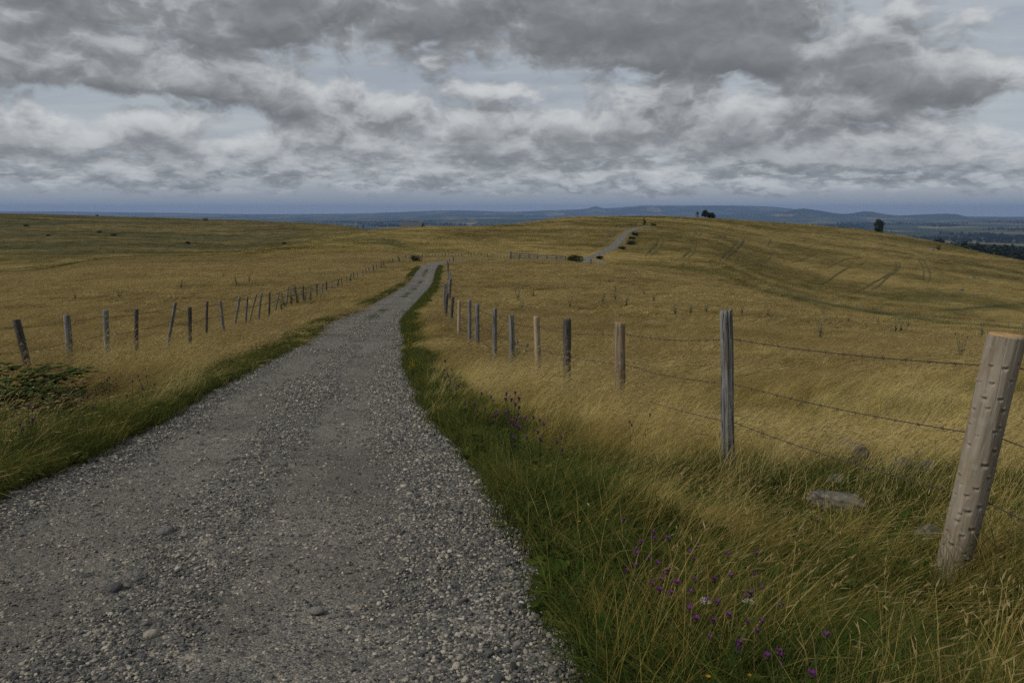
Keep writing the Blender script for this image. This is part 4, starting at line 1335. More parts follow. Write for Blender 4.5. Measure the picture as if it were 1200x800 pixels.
bush(put(673.5, 305, 148), 1.65, 1.3, 1.55, 2600, .17, 1, M['leaf'], 'round dark green bush at the end of the grey rail fence')
bush(put(487, 307, 141), 1.15, 1.0, 1.15, 1500, .14, 2, M['leaf'], 'low green bush by the stout dark post at the bend')
FB = [(739, 286.5, 1.9, 1.2, 'wide low bush on the right bank of the far road'), (743.5, 276, 1.3, .9, 'bush midway up the right bank of the far road'), (741, 280.5, 1.2, .7, 'small bush between the wide low one and the one midway up the far road'),
      (729, 292, 1.0, .6, 'lowest small bush on the right bank of the far road'), (702.5, 303.5, .8, .6, 'tiny bush where the far road begins to climb'), (767, 264.8, 1.7, .9, 'rounded green bush just right of the slim tree at the road top')]
for i, (px, py, rx, rz, lab) in enumerate(FB):
    p = ground_hit(px, py, 170, 420); bush(p, rx, rx * .8, rz, 900, .25, 20 + i, M['leaf_dark'] if i < 3 else M['leaf'], lab)
HB = [(241, 258.8, 2.6, 2.0, 'largest dark shrub on the left skyline'), (30.5, 265.8, 1.8, 1.1, 'dark shrub out near the top of the left hill'), (114, 253.5, 1.6, 1.0, 'shrub on the skyline of the left hill, left of the largest one'), (221, 255.6, 1.1, .8, 'little shrub on the skyline just left of the largest dark shrub'),
      (260, 256.8, 1.0, .8, 'first little shrub on the skyline right of the largest dark shrub'), (274, 257.4, 1.2, .8, 'second little shrub on the skyline right of the largest dark shrub'), (117, 273, 1.3, 1.0, 'dark shrub halfway down the left hill'), (132, 276.5, 2.3, .9, 'broad low shrub halfway down the left hill'),
      (220.5, 286, 1.3, .9, 'lowest dark shrub near the foot of the left hill'), (57, 277, .9, .7, 'small shrub on the left slope under the skyline shrub'), (333, 286.5, 1.0, .7, 'small dark shrub on the golden rise left of the barn')]
for i, (px, py, rx, rz, lab) in enumerate(HB):
    p = ground_hit(px, py, 190, 760); bush(p, rx, rx * .8, rz, 420, .4, 40 + i, M['leaf_dark'], lab, 'shrub', None, 'shrub')


def tree(loc, h, cw, seed, mat, label, trunk_h=.3, n=2200, leaf=.3, name='tree', cone=.0):
    r = np.random.default_rng(seed); root = empty(name, loc); tag(root, label, 'tree')
    t = Geo(); t.tube([(0, 0, -.3), (.03 * h, 0, h * .25), (.0, .02 * h, h * .55), (.02 * h, 0, h * .85)], [h * .035, h * .028, h * .02, h * .006], 8)
    g = Geo(); lob = []
    for k in range(16):
        z = r.uniform(trunk_h, .95); wr = cw * (math.sin(math.pi * min(1, (z - trunk_h + .12) / (1.1 - trunk_h))) ** .6) * (1 - cone * (z - trunk_h))
        a = r.uniform(0, 6.28); q = wr * r.uniform(.35, .8)
        c = Vector((math.cos(a) * q, math.sin(a) * q, z * h)); lob.append((c, r.uniform(.22, .4) * cw))
        t.tube([(0, 0, max(.1, z - .25) * h), c * .6 + Vector((0, 0, z * h * .35)), c], [h * .012, h * .008, h * .003], 5)
    for i in range(n):
        c, q = lob[r.integers(0, 16)]; v = Vector(r.normal(0, 1, 3)).normalized() * r.uniform(.3, 1) ** .5
        p = c + v * q * Vector((1, 1, .8)).length / 1.6
        leaf_quad(g, p, v + Vector(r.normal(0, .6, 3)), leaf * r.uniform(.6, 1.4), leaf * .4)
    t.obj('trunk', M['bark'], root); g.obj('crown', mat, root, False)
    return root


p = put(1030, 275, 447); tree(p, 7.0, 3.6, 3, M['leaf_dark'], 'lone dark round tree on the right-hand ridge', .16, 4200, .42)
p = put(826.5, 257, 444); tree(p, 3.9, 2.3, 4, M['leaf'], 'taller left half of the tree clump on the far hilltop', .12, 2400, .42)
p = put(833, 257, 446); tree(p, 3.1, 2.4, 5, M['leaf'], 'wider right half of the tree clump on the far hilltop', .1, 2400, .42)
p = put(817, 257, 442); tree(p, 3.3, 1.3, 6, M['leaf_dark'], 'slim small tree left of the hilltop tree clump', .25, 500, .25)
p = ground_hit(755, 264.3, 250, 420); tree(p, 2.9, .95, 7, M['leaf'], 'slim little tree standing at the top of the far road', .15, 700, .22, cone=.3)
p = ground_hit(1100, 293.5, 350, 470); tree(p, 2.6, 1.4, 8, M['leaf'], 'small scrubby tree beside grey rocks on the right-hand skyline', .12, 500, .28)

# barn behind the middle ridge
pb = at(484, 266.5, 400); barn = empty('barn', (pb.x, 400, pb.z - 1.1), R(-14)); tag(barn, 'low stone barn with a long grey slate roof behind the golden rise', 'barn')
g = Geo(); L, W, h, rz = 5.6, 3.4, .9, 3.3
g.add([(-L, -W, -3), (L, -W, -3), (L, W, -3), (-L, W, -3), (-L, -W, h), (L, -W, h), (L, W, h), (-L, W, h), (-L, 0, rz), (L, 0, rz)], [(0, 1, 5, 4), (1, 2, 6, 5), (2, 3, 7, 6), (3, 0, 4, 7), (4, 7, 8), (5, 9, 6)])
wall = g.obj('wall', M['brick'], barn, False)
g = Geo()
for s in (-1, 1):
    a = [(-L - .3, s * (W + .35), h - .25), (L - .35, s * (W + .35), h - .25), (L - .35, 0, rz + .12), (-L - .3, 0, rz + .12)]
    g.add(a + [(x_, y_, z_ + .15) for x_, y_, z_ in a], [(0, 1, 2, 3), (7, 6, 5, 4), (0, 4, 5, 1), (1, 5, 6, 2), (2, 6, 7, 3), (3, 7, 4, 0)])
g.obj('roof', M['slate'], barn, False)
g = Geo(); box(g, (1.2, -W - .03, -1.2), (1.2, -W - .03, .6), 1.8, .06); g.obj('door', M['dark_wood'], barn, False)
# feeding rack by the top of the far road
p = ground_hit(740, 264.5, 250, 420); root = empty('feed_rack', p); tag(root, 'long low rusty cattle feed rack on the slope left of the slim roadside tree', 'feed rack')
for xx in (-1.9, 0, 1.9):
    g = Geo(); box(g, (xx, 0, 0), (xx, 0, 1.0), .12, .12); g.obj('leg', M['metal'], root, False)
for zz in (.45, .72, .95):
    g = Geo(); box(g, (-2, -.08, zz), (2, -.08, zz), .06, .12); g.obj('rail', M['metal'], root, False)
g = Geo(); box(g, (-2, .25, .32), (2, .25, .32), .6, .22); g.obj('trough', M['slate'], root, False)


def thistle_proto(seed, dead=False):
    r = np.random.default_rng(seed); root = empty('thistle', (0, 0, -50))
    st = Geo(); lf = Geo(); heads = []
    for b in range(5):
        a = r.uniform(0, 6.28); hh = r.uniform(.55, .95); o = r.uniform(.05, .25)
        pts = [Vector((0, 0, -.05)), Vector((math.cos(a) * o * .3, math.sin(a) * o * .3, hh * .45)), Vector((math.cos(a) * o, math.sin(a) * o, hh))]
        st.tube(pts, [.008, .007, .004], 5); heads.append(pts[2])
        for k in range(9):
            u = r.uniform(.1, .9); q = pts[0].lerp(pts[1], u * 2) if u < .5 else pts[1].lerp(pts[2], u * 2 - 1)
            aa = r.uniform(0, 6.28); LL = r.uniform(.10, .22) * (1.15 - .7 * u); d = Vector((math.cos(aa), math.sin(aa), r.uniform(.1, .7))).normalized(); sd = Vector((-math.sin(aa), math.cos(aa), 0))
            n = 5                                           # jagged, spiny leaf
            for j in range(n):
                c = q + d * LL * j / n - Vector((0, 0, .05 * (j / n) ** 2)); w = LL * .30 * (1 - .75 * j / n)
                lf.add([c - d * .008, c + sd * w + d * LL * .12, c + d * LL * .25, c - sd * w + d * LL * .12], [(0, 1, 2, 3)])
    st.obj('stem', M['thistle'] if not dead else M['bark'], root); lf.obj('foliage', M['thistle'] if not dead else M['bract'], root, False)
    for p in heads[:4]:
        g = Geo(); g.tube([p - Vector((0, 0, .01)), p + Vector((0, 0, .012)), p + Vector((0, 0, .034))], [.008, .021, .014], 8); hd = g.obj('flower_head', M['thistle'] if not dead else M['bract'], root)
        if not dead:
            g = Geo()
            for k in range(18):
                a = r.uniform(0, 6.28); leaf_quad(g, p + Vector((0, 0, .03)), (math.cos(a) * .6, math.sin(a) * .6, .9), .036, .006, None, 0)
            g.obj('florets', M['purple'], hd, False)
    return root


def clone(root, loc, rz, sc):
    c = root.copy(); COL.objects.link(c); c.location = loc; c.rotation_euler = (0, 0, rz); c.scale = (sc,) * 3
    for ch in kids_map[root.name]:
        d = ch.copy(); COL.objects.link(d); d.parent = c
        for gch in kids_map.get(ch.name, []):
            e_ = gch.copy(); COL.objects.link(e_); e_.parent = d
    return c


protos = [thistle_proto(31), thistle_proto(32), thistle_proto(33)]
kids_map = {}
for ob in list(COL.objects):
    if ob.parent: kids_map.setdefault(ob.parent.name, []).append(ob)
proto_used = [False] * 3
TH_R = [(965, 367, 1), (961, 393, 1.1), (994, 376, .8), (1029, 378, .9), (1049, 388, 1.1), (1056, 385, 1), (1065, 382, .9), (1132, 386, 1.25), (1151, 394, 1.1), (1161, 387, 1.1), (1126, 418, 1.0), (668, 358, 1), (706, 354, 1.2), (721, 352, 1.3), (734, 357, 1.1), (766, 351, 1.1), (791, 369, 1.2), (809, 365, 1),
        (828, 365, 1.1), (869, 367, 1), (900, 368, 1), (755, 344, .9), (703, 332, .9), (722, 341, 1), (607, 350, 1.1), (612, 362, .9), (625, 345, .9)]
TH_L = [(212, 337, 1.2), (277, 333, 1.2), (292, 329, 1.1), (140, 348, 1.1), (88, 349, .9), (262, 323, .9), (363, 317, 1), (396, 318, .9)]
k = 0
for lst, lab, grp in ((TH_R, 'grey-green thistle standing in the dry meadow beyond the right-hand fence', 'thistles in the right-hand meadow'), (TH_L, 'grey-green thistle standing in the dry meadow beyond the left-hand fence', 'thistles in the left-hand meadow')):
    for px, py, sc in lst:
        p = ground_hit(px, py, 14, 170, .25); sc *= 1.12
        i = k % 3
        o = clone(protos[i], p, k * 1.7, sc) if proto_used[i] else protos[i]
        if not proto_used[i]: o.location = p; o.rotation_euler = (0, 0, k * 1.7); o.scale = (sc,) * 3; proto_used[i] = True
        tag(o, lab, 'thistle', grp); k += 1
# the flowering thistle behind the slim grey post
def put_g(px, py, Y): return put(px, py, Y)
o = clone(protos[0], put(606, 410, 17.5), .6, 1.15); tag(o, 'purple-flowered thistle just behind the slim grey fence post', 'thistle')
# clump of tall weeds at the left-hand fence
for j, (px, Y, sc) in enumerate([(334, 48, 1.5), (341, 51, 1.6), (349, 52, 1.5), (357, 54, 1.5), (330, 46.5, 1.2), (364, 56, 1.3)]):
    p = at(px, 355, Y); o = clone(protos[j % 3], Vector((p.x, Y, zg(p.x, Y))), j * 1.1, sc)
    tag(o, 'tall thistle in the crowded clump against the left-hand fence', 'thistle', 'thistle clump at the left-hand fence')

# knapweeds
def knapweed_proto(seed, heads=3, col='purple'):
    r = np.random.default_rng(seed); root = empty('knapweed', (0, 0, -50)); st = Geo(); tops = []
    for b in range(heads):
        a = r.uniform(0, 6.28); hh = r.uniform(.30, .52); o = r.uniform(.03, .14)
        pts = [Vector((0, 0, -.03)), Vector((math.cos(a) * o * .3, math.sin(a) * o * .3, hh * .5)), Vector((math.cos(a) * o, math.sin(a) * o, hh))]
        st.tube(pts, [.0028, .0024, .0016], 5); tops.append(pts[2])
        for k in range(5):
            u = r.uniform(.1, .85); q = pts[0].lerp(pts[2], u); aa = r.uniform(0, 6.28)
            leaf_quad(st, q, (math.cos(aa), math.sin(aa), r.uniform(.2, .9)), r.uniform(.04, .08), .007)
    st.obj('stem', M['stem'], root)
    for p in tops:
        g = Geo(); g.tube([p - Vector((0, 0, .004)), p + Vector((0, 0, .006)), p + Vector((0, 0, .016))], [.004, .0095, .007], 8); hd = g.obj('flower_head', M['bract'], root)
        g = Geo()
        for k in range(30):
            a = r.uniform(0, 6.28); el = r.uniform(.15, 1.0); leaf_quad(g, p + Vector((0, 0, .013)), (math.cos(a), math.sin(a), el), .019, .0035, None, -.1)
        g.obj('florets', M[col], hd, False)
    return root


kp = [knapweed_proto(61, 2), knapweed_proto(62, 3), knapweed_proto(63, 4), knapweed_proto(64, 1)]
def flower_proto(name, seed, kind):
    r = np.random.default_rng(seed); root = empty(name, (0, 0, -50)); st = Geo(); hh = .40 if kind == 'white' else .26
    st.tube([(0, 0, -.03), (.01, 0, hh * .5), (.03, .01, hh)], [.0025, .0022, .0016], 5); st.obj('stem', M['stem'], root)
    g = Geo()
    if kind == 'white':
        for k in range(46):
            a = r.uniform(0, 6.28); q = .032 * math.sqrt(r.uniform()); c = Vector((.03 + q * math.cos(a), .01 + q * math.sin(a), hh + .012 - q * .2))
            leaf_quad(g, c, (r.normal(), r.normal(), .5), .010, .005, None, 0); leaf_quad(g, c, (r.normal(), r.normal(), .5), .010, .005, None, 0)
    else:
        for k in range(9):
            a = k * .7; leaf_quad(g, Vector((.03, .01, hh)), (math.cos(a), math.sin(a), .45), .015, .005, None, 0)
    g.obj('flower_head', M[kind], root, False)
    return root


yar = flower_proto('yarrow', 71, 'white'); yel = flower_proto('yellow_flower', 72, 'yellow'); blu = flower_proto('blue_flower', 73, 'blue')
kids_map = {}
for ob in list(COL.objects):
    if ob.parent: kids_map.setdefault(ob.parent.name, []).append(ob)
kp_used = {}


def plant(proto, p, rz, sc, lab, cat, grp=None):
    if proto.name in kp_used: o = clone(proto, p, rz, sc)
    else: o = proto; kp_used[proto.name] = 1; o.location = p; o.rotation_euler = (0, 0, rz); o.scale = (sc,) * 3
    return tag(o, lab, cat, grp)


def at_flower(px, py, y0=2.0, y1=60, h=.24):
    s = float(slope(py)); t = tan_az(px, s); Y = np.exp(np.linspace(math.log(y0), math.log(y1), 600))
    z = z_ground(t * Y, Y)
    k = np.where(z + h >= s * Y)[0]; k = k[0] if len(k) else 599
    xx, yy = t * Y[k], Y[k]
    d, yc = road_dist([xx], [yy]); e = abs(d[0]) - float(road_half(yc)[0]) if hasattr(road_half(yc), '__len__') else abs(d[0]) - road_half(yc)
    if e < .28: xx += math.copysign(.28 - e + .25 * rng.random(), d[0])
    return Vector((xx, yy, zg(xx, yy)))


KN_R = [(759, 643), (783, 651), (764, 659), (759, 671), (748, 673), (794, 676), (805, 692), (827, 699), (841, 696), (873, 693), (889, 675), (906, 708), (901, 711), (889, 698), (887, 677), (795, 725), (811, 732), (808, 747), (834, 768), (782, 771), (919, 776), (914, 748), (968, 582), (957, 601), (732, 692), (763, 685), (790, 698), (698, 718), (654, 738), (718, 665),
        (742, 655), (850, 735), (870, 760), (635, 635), (640, 648)]
KN_E = [(525, 505), (538, 498), (545, 508), (557, 510), (578, 541), (596, 519), (595, 512), (602, 539), (536, 533), (548, 540), (520, 515), (565, 527), (622, 527), (739, 511), (751, 511), (585, 495), (530, 520), (512, 470), (520, 462), (505, 452), (497, 440), (510, 445), (525, 455), (540, 470), (490, 420), (500, 425), (507, 433), (515, 478), (532, 482), (548, 488)]
KN_L = [(87, 470), (90, 476), (127, 470), (150, 450), (165, 447), (175, 452), (130, 480), (78, 480), (110, 507), (80, 517), (55, 527), (66, 540), (43, 562), (98, 478), (140, 460), (190, 455), (175, 420), (183, 418), (188, 416), (200, 430), (62, 500), (25, 515), (112, 488), (155, 468)]
for lst, lab, grp in ((KN_R, 'purple knapweed in the green verge at the lower right', 'knapweeds at the lower right'), (KN_E, 'purple knapweed in the patch along the right edge of the track', 'knapweeds along the right edge of the track'), (KN_L, 'purple knapweed in the verge between the track and the left-hand fence', 'knapweeds on the left verge')):
    for j, (px, py) in enumerate(lst):
        p = at_flower(px, py, 2.0, 60); plant(kp[int(rng.integers(0, 4))] if lst is not KN_R else kp[(3, 0, 3, 1)[j % 4]], p, j * 2.1, rng.uniform(.55, .78) * (1.0 if lst is KN_R else 1.35), lab, 'knapweed', grp)
for px, py, lab in ((828, 691, 'flat cream yarrow head among the knapweeds, left of its paler twin'), (871, 688, 'loose pinkish-white yarrow head right of the flat cream one')):
    plant(yar, at_flower(px, py, 2, 12, .30), px * .1, .62, lab, 'yarrow')
for px, py in ((892, 787), (581, 523), (596, 531), (580, 521), (666, 524), (690, 511), (705, 510), (712, 583), (574, 608), (683, 770), (686, 764), (930, 637)):
    plant(yel, at_flower(px, py, 2, 40, .27), px * .2, .62, 'small yellow flower low in the grass right of the track', 'yellow flower', 'yellow flowers right of the track')
for px, py in ((912, 674), (904, 687), (868, 713), (952, 732), (856, 620), (907, 698)):
    plant(blu, at_flower(px, py, 2, 12, .3), px * .2, .65, 'tiny blue harebell-like flower in the grass at the lower right', 'blue flower', 'blue flowers at the lower right')
# ragwort tufts, yellow, at the edge of the track and by the thistle clump
for px, py, Y, lab in ((480, 412, 20, 'yellow flowering ragwort at the right edge of the track'), (485, 452, 13.2, 'second yellow ragwort nearer the viewer at the track edge'), (342, 364, 44, 'golden ragwort in front of the thistle clump at the left fence'), (326, 404, 24, 'low yellow ragwort on the left edge of the track')):
    p = at(px, py, Y); root = empty('ragwort', (p.x, Y, zg(p.x, Y))); tag(root, lab, 'ragwort')
    s = Geo(); fl = Geo()
    for k in range(8):
        a = rng.uniform(0, 6.28); q = rng.uniform(.03, .12); e_ = Vector((math.cos(a) * q, math.sin(a) * q, rng.uniform(.15, .32)))
        s.tube([(0, 0, 0), e_ * .5, e_], [.004, .003, .002], 4)
        for w in range(9): leaf_quad(fl, e_ + Vector(rng.normal(0, .018, 3)), rng.normal(0, 1, 3), .018, .007, None, 0)
        for w in range(4): leaf_quad(s, e_ * rng.uniform(.2, .8), (rng.normal(), rng.normal(), .4), .07, .014)
    s.obj('stem', M['stem'], root); fl.obj('flower_head', M['yellow'], root, False)

# bramble at the left edge, in front of the first post
def bramble(loc, rx, rz, n, seed, label, leaf=.055):
    r = np.random.default_rng(seed); root = empty('bramble', loc); tag(root, label, 'bramble'); s = Geo(); g = Geo()
    for k in range(n):
        a = r.uniform(0, 6.28); q = r.uniform(.25, 1) * rx; hh = rz * r.uniform(.5, 1.0)
        p0 = Vector((r.normal(0, .12), r.normal(0, .12), -.05)); p1 = Vector((math.cos(a) * q * .4, math.sin(a) * q * .4, hh)); p2 = Vector((math.cos(a) * q, math.sin(a) * q, hh * r.uniform(.45, .9)))
        pts = [p0.lerp(p1, t).lerp(p1.lerp(p2, t), t) for t in (0, .25, .5, .75, 1)]
        s.tube(pts, [.006, .005, .005, .004, .003], 5)
        for j in range(16):
            t = r.uniform(.15, 1); c = p0.lerp(p1, t).lerp(p1.lerp(p2, t), t); aa = r.uniform(0, 6.28); d = Vector((math.cos(aa), math.sin(aa), r.uniform(-.1, .7))).normalized()
            q0 = c + d * .04
            for da in (-.9, 0, .9):                         # three leaflets
                ca, sa = math.cos(da), math.sin(da); dd = Vector((d.x * ca - d.y * sa, d.x * sa + d.y * ca, d.z)); L = leaf * r.uniform(.8, 1.5); sd = dd.cross(Vector((0, 0, 1))).normalized(); w = L * .38
                g.add([q0, q0 + dd * L * .3 + sd * w * .9, q0 + dd * L * .65 + sd * w, q0 + dd * L + Vector((0, 0, -L * .25)), q0 + dd * L * .65 - sd * w, q0 + dd * L * .3 - sd * w * .9, q0 + dd * L * .5 + Vector((0, 0, -L * .12))], [(0, 1, 6), (1, 2, 6), (2, 3, 6), (3, 4, 6), (4, 5, 6), (5, 0, 6)])
    s.obj('stem', M['bark'], root); g.obj('foliage', M['bramble'], root, False)


bramble(put(-2, 500, 9.3), 1.25, 1.05, 120, 5, 'large leafy bramble growing up at the left edge of the frame', .06)
bramble(put(76, 492, 10.6), .35, .42, 14, 6, 'small leafy bramble sprout right of the large bramble', .06)
bramble(put(40, 520, 8.9), .55, .5, 22, 8, 'leafy bramble clump low in the grass under the first left-hand posts', .06)
bramble(put(112, 470, 12.0), .4, .4, 14, 9, 'little bramble sprout in the grass between the third post and the track', .06)
bramble(put(-40, 520, 8.6), .9, .8, 34, 7, 'leafy bramble spreading beyond the left edge of the frame', .06)

# ------------------------------------------------------------------ rocks
def rock(px, py, Y, sx, sy, sz, seed, label, lift=.06, rz=0.0):
    p = at(px, py, Y); bm = bmesh.new(); bmesh.ops.create_icosphere(bm, subdivisions=5, radius=1)
    r = np.random.default_rng(seed); pl = [(Vector(r.normal(0, 1, 3)).normalized(), r.uniform(.55, .9)) for _ in range(12)]
    co = np.array([v.co[:] for v in bm.verts])
    for i, v in enumerate(bm.verts):
        q = v.co.copy()
        for nrm, dd in pl:
            k = q.dot(nrm)
            if k > dd: q -= nrm * (k - dd) * .9
        v.co = q
    co = np.array([v.co[:] for v in bm.verts])
    nse = fbm(co[:, 0] * 2.5 + seed + co[:, 2] * 1.3 + 20, co[:, 1] * 2.5 + co[:, 2] * 1.7 + 20, 5) - .5
    for i, v in enumerate(bm.verts):
        v.co *= 1 + .42 * nse[i]; v.co.x *= sx; v.co.y *= sy; v.co.z *= sz
    me = bpy.data.meshes.new('rock'); bm.to_mesh(me); bm.free(); me.polygons.foreach_set('use_smooth', [True] * len(me.polygons)); me.materials.append(M['rock'])
    o = bpy.data.objects.new('rock', me); COL.objects.link(o)
    o.location = (p.x, Y, max(p.z - .005, zg(p.x, Y) + lift - .01)); o.rotation_euler = (0, r.uniform(-.1, .1), rz)
    return tag(o, label, 'rock')


rock(976, 586, 5.9, .25, .13, .085, 1, 'long flat pale rock with lichen lying in the grass left of the notched post', lift=-.03, rz=-.25)
rock(980, 566, 6.5, .10, .09, .09, 2, 'small grey rock just above the long flat pale rock')
rock(1060, 549, 6.9, .12, .10, .13, 3, 'left one of the two rounded grey rocks touching each other')
rock(1084, 553, 6.8, .13, .11, .14, 4, 'right, rounder one of the two rounded grey rocks touching each other')
rock(1006, 538, 7.3, .10, .09, .17, 5, 'upright dark rock half hidden in the grass behind the wires')
rock(1088, 632, 5.0, .09, .08, .10, 6, 'dark grey rock close at the foot of the notched post')
rock(986, 524, 7.9, .16, .12, .10, 7, 'low dark rock at the back of the rock group, deep in grass')
for i, (px, py, s, lab) in enumerate([(1126, 340, 1.1, 'grey boulder low on the far right hillside'), (1139, 326, 1.3, 'grey boulder high on the far right hillside'), (1091, 293.5, 1.2, 'grey boulder beside the scrubby tree on the right skyline'), (1146, 327, .8, 'smaller boulder beside the high one on the far right hillside')]):
    p = ground_hit(px, py, 150, 470); o = rock(px, py, p.y, s, s * .8, s * .6, 20 + i, lab)
    o.location = p

# ------------------------------------------------------------------ distant woods (one mass)
def wood_tree(name, seed, conifer):
    r = np.random.default_rng(seed); g = Geo()
    for i in range(90):
        z = r.uniform(.1, 1) ; q = (.42 * (1.05 - z) if conifer else .5 * math.sin(math.pi * min(.98, z * .85 + .1)) ** .7) * r.uniform(.5, 1.05); a = r.uniform(0, 6.28)
        leaf_quad(g, Vector((math.cos(a) * q, math.sin(a) * q, z)), (math.cos(a) + r.normal(0, .4), math.sin(a) + r.normal(0, .4), r.normal(.1, .5)), .26, .13)
    g.tube([(0, 0, -.1), (0, 0, .3), (0, 0, .8)], [.03, .025, .01], 5)
    return g.obj(name, M['leaf_wood'], None, False)


wt = [wood_tree('wood_a%d' % i, 200 + i, i % 2 == 0) for i in range(4)]
C_w = source_collection('wood_trees', wt)
# dark wood below the right-hand ridge
n = 2600; y = rng.uniform(760, 1500, n); t = rng.uniform(.50, .92, n); x = t * y
k = (fbm(x / 90, y / 120, 3) > .36) & (t > .515 + .00003 * (y - 760)); x, y = x[k], y[k]
z = z_ground(x, y); h = rng.uniform(10, 17, len(x)) * 1.0
# tree belts and copses over the lowland
y2 = rng.uniform(1900, 7000, 30000); x2 = rng.uniform(-.75, .8, 30000) * y2
k = fbm(x2 / 260 + 7, y2 / 420 + 2, 4) > .60; x2, y2 = x2[k], y2[k]; z2 = z_ground(x2, y2); h2 = rng.uniform(9, 17, len(x2))
X = np.concatenate([x, x2]); Y = np.concatenate([y, y2]); Z = np.concatenate([z, z2]); H = np.concatenate([h, h2])
scatter('distant_woodland', np.stack([X, Y, Z], -1), np.stack([np.zeros_like(X)] * 2 + [rng.uniform(0, 6.28, len(X))], -1), np.stack([H * .9, H * .9, H], -1), rng.integers(0, 4, len(X)), C_w, 'dark woods and tree belts spread over the blue lowland below the hills', 'woods')
print('woods', len(X))

# ------------------------------------------------------------------ haze
hz = Geo(); lo, hi = float(co_min := GZ.min()) - 1.0, max(float(GZ.max()), 12.0) + 8.0
x0, x1, y0_, y1_ = gx[0] - 20, gx[-1] + 20, gy[0] - 10, gy[-1] + 20
hz.add([(x0, y0_, lo), (x1, y0_, lo), (x1, y1_, lo), (x0, y1_, lo), (x0, y0_, hi), (x1, y0_, hi), (x1, y1_, hi), (x0, y1_, hi)], [(0, 3, 2, 1), (4, 5, 6, 7), (0, 1, 5, 4), (1, 2, 6, 5), (2, 3, 7, 6), (3, 0, 4, 7)])
m, nt = new_mat('haze'); N = NT(nt)
pv = N.n('ShaderNodeVolumePrincipled'); pv.inputs['Color'].default_value = (.29, .43, .76, 1); pv.inputs['Density'].default_value = 6.0e-5; pv.inputs['Anisotropy'].default_value = 0.0
ou = N.n('ShaderNodeOutputMaterial'); N.l(pv.outputs[0], ou.inputs['Volume'])
ho = hz.obj('haze', m, None, False); tag(ho, 'thin blue haze over the far lowland and mountains', 'haze', kind='stuff')

# ------------------------------------------------------------------ sky and light
SUN_EL, SUN_AZ = R(40), R(-112)            # azimuth from +Y, clockwise; the sun stands behind the left shoulder
w = bpy.data.worlds.new('World'); scene.world = w; w.use_nodes = True; nt = w.node_tree; nt.nodes.clear(); N = NT(nt)
sky = N.n('ShaderNodeTexSky', sky_type='NISHITA', sun_disc=False, sun_elevation=SUN_EL, sun_rotation=SUN_AZ, altitude=1200, air_density=1.0, dust_density=1.0, ozone_density=1.0)
gen = N.n('ShaderNodeTexCoord').outputs['Generated']
sp = N.n('ShaderNodeSeparateXYZ'); N.l(gen, sp.inputs[0])
el = sp.outputs[2]
az = N.math('ARCTAN2', sp.outputs[0], sp.outputs[1])


def sky_pix(px, py):
    s = float(slope(py)); t = float(tan_az(px, s)); return math.atan(t), s / math.sqrt(1 + s * s + t * t)


# banks of cloud: direction (surveyed as photo pixels), half width, reach upward, reach downward, strength
BANKS = [(420, 20, 440, 70, 40, .17), (745, 22, 130, 60, 32, .14), (45, 72, 95, 50, 22, .15), (170, 88, 60, 20, 14, .07), (330, 112, 95, 26, 16, .15), (548, 102, 40, 18, 12, .12), (455, 128, 70, 24, 14, .08),
         (40, 158, 75, 34, 18, .17), (205, 160, 34, 20, 14, .11), (770, 142, 100, 46, 20, .16), (865, 150, 45, 40, 16, .12), (640, 172, 120, 34, 14, .15), (890, 62, 90, 36, 20, .16), (985, 125, 70, 40, 14, .15), (1000, 75, 80, 30, 20, .12),
         (1142, 98, 60, 22, 12, .18), (1080, 160, 65, 18, 10, .10), (1070, 186, 80, 16, 8, .12), (890, 186, 130, 18, 9, .11), (330, 180, 120, 30, 12, .10), (120, 200, 160, 22, 12, .09), (520, 205, 320, 20, 14, .08), (980, 212, 260, 16, 9, .08),
         (130, 118, 120, 14, 14, -.13), (600, 90, 330, 8, 7, -.07), (1120, 30, 90, 30, 30, -.10), (265, 152, 45, 22, 20, -.10), (640, 122, 60, 18, 14, -.08), (1185, 140, 70, 30, 24, -.09)]


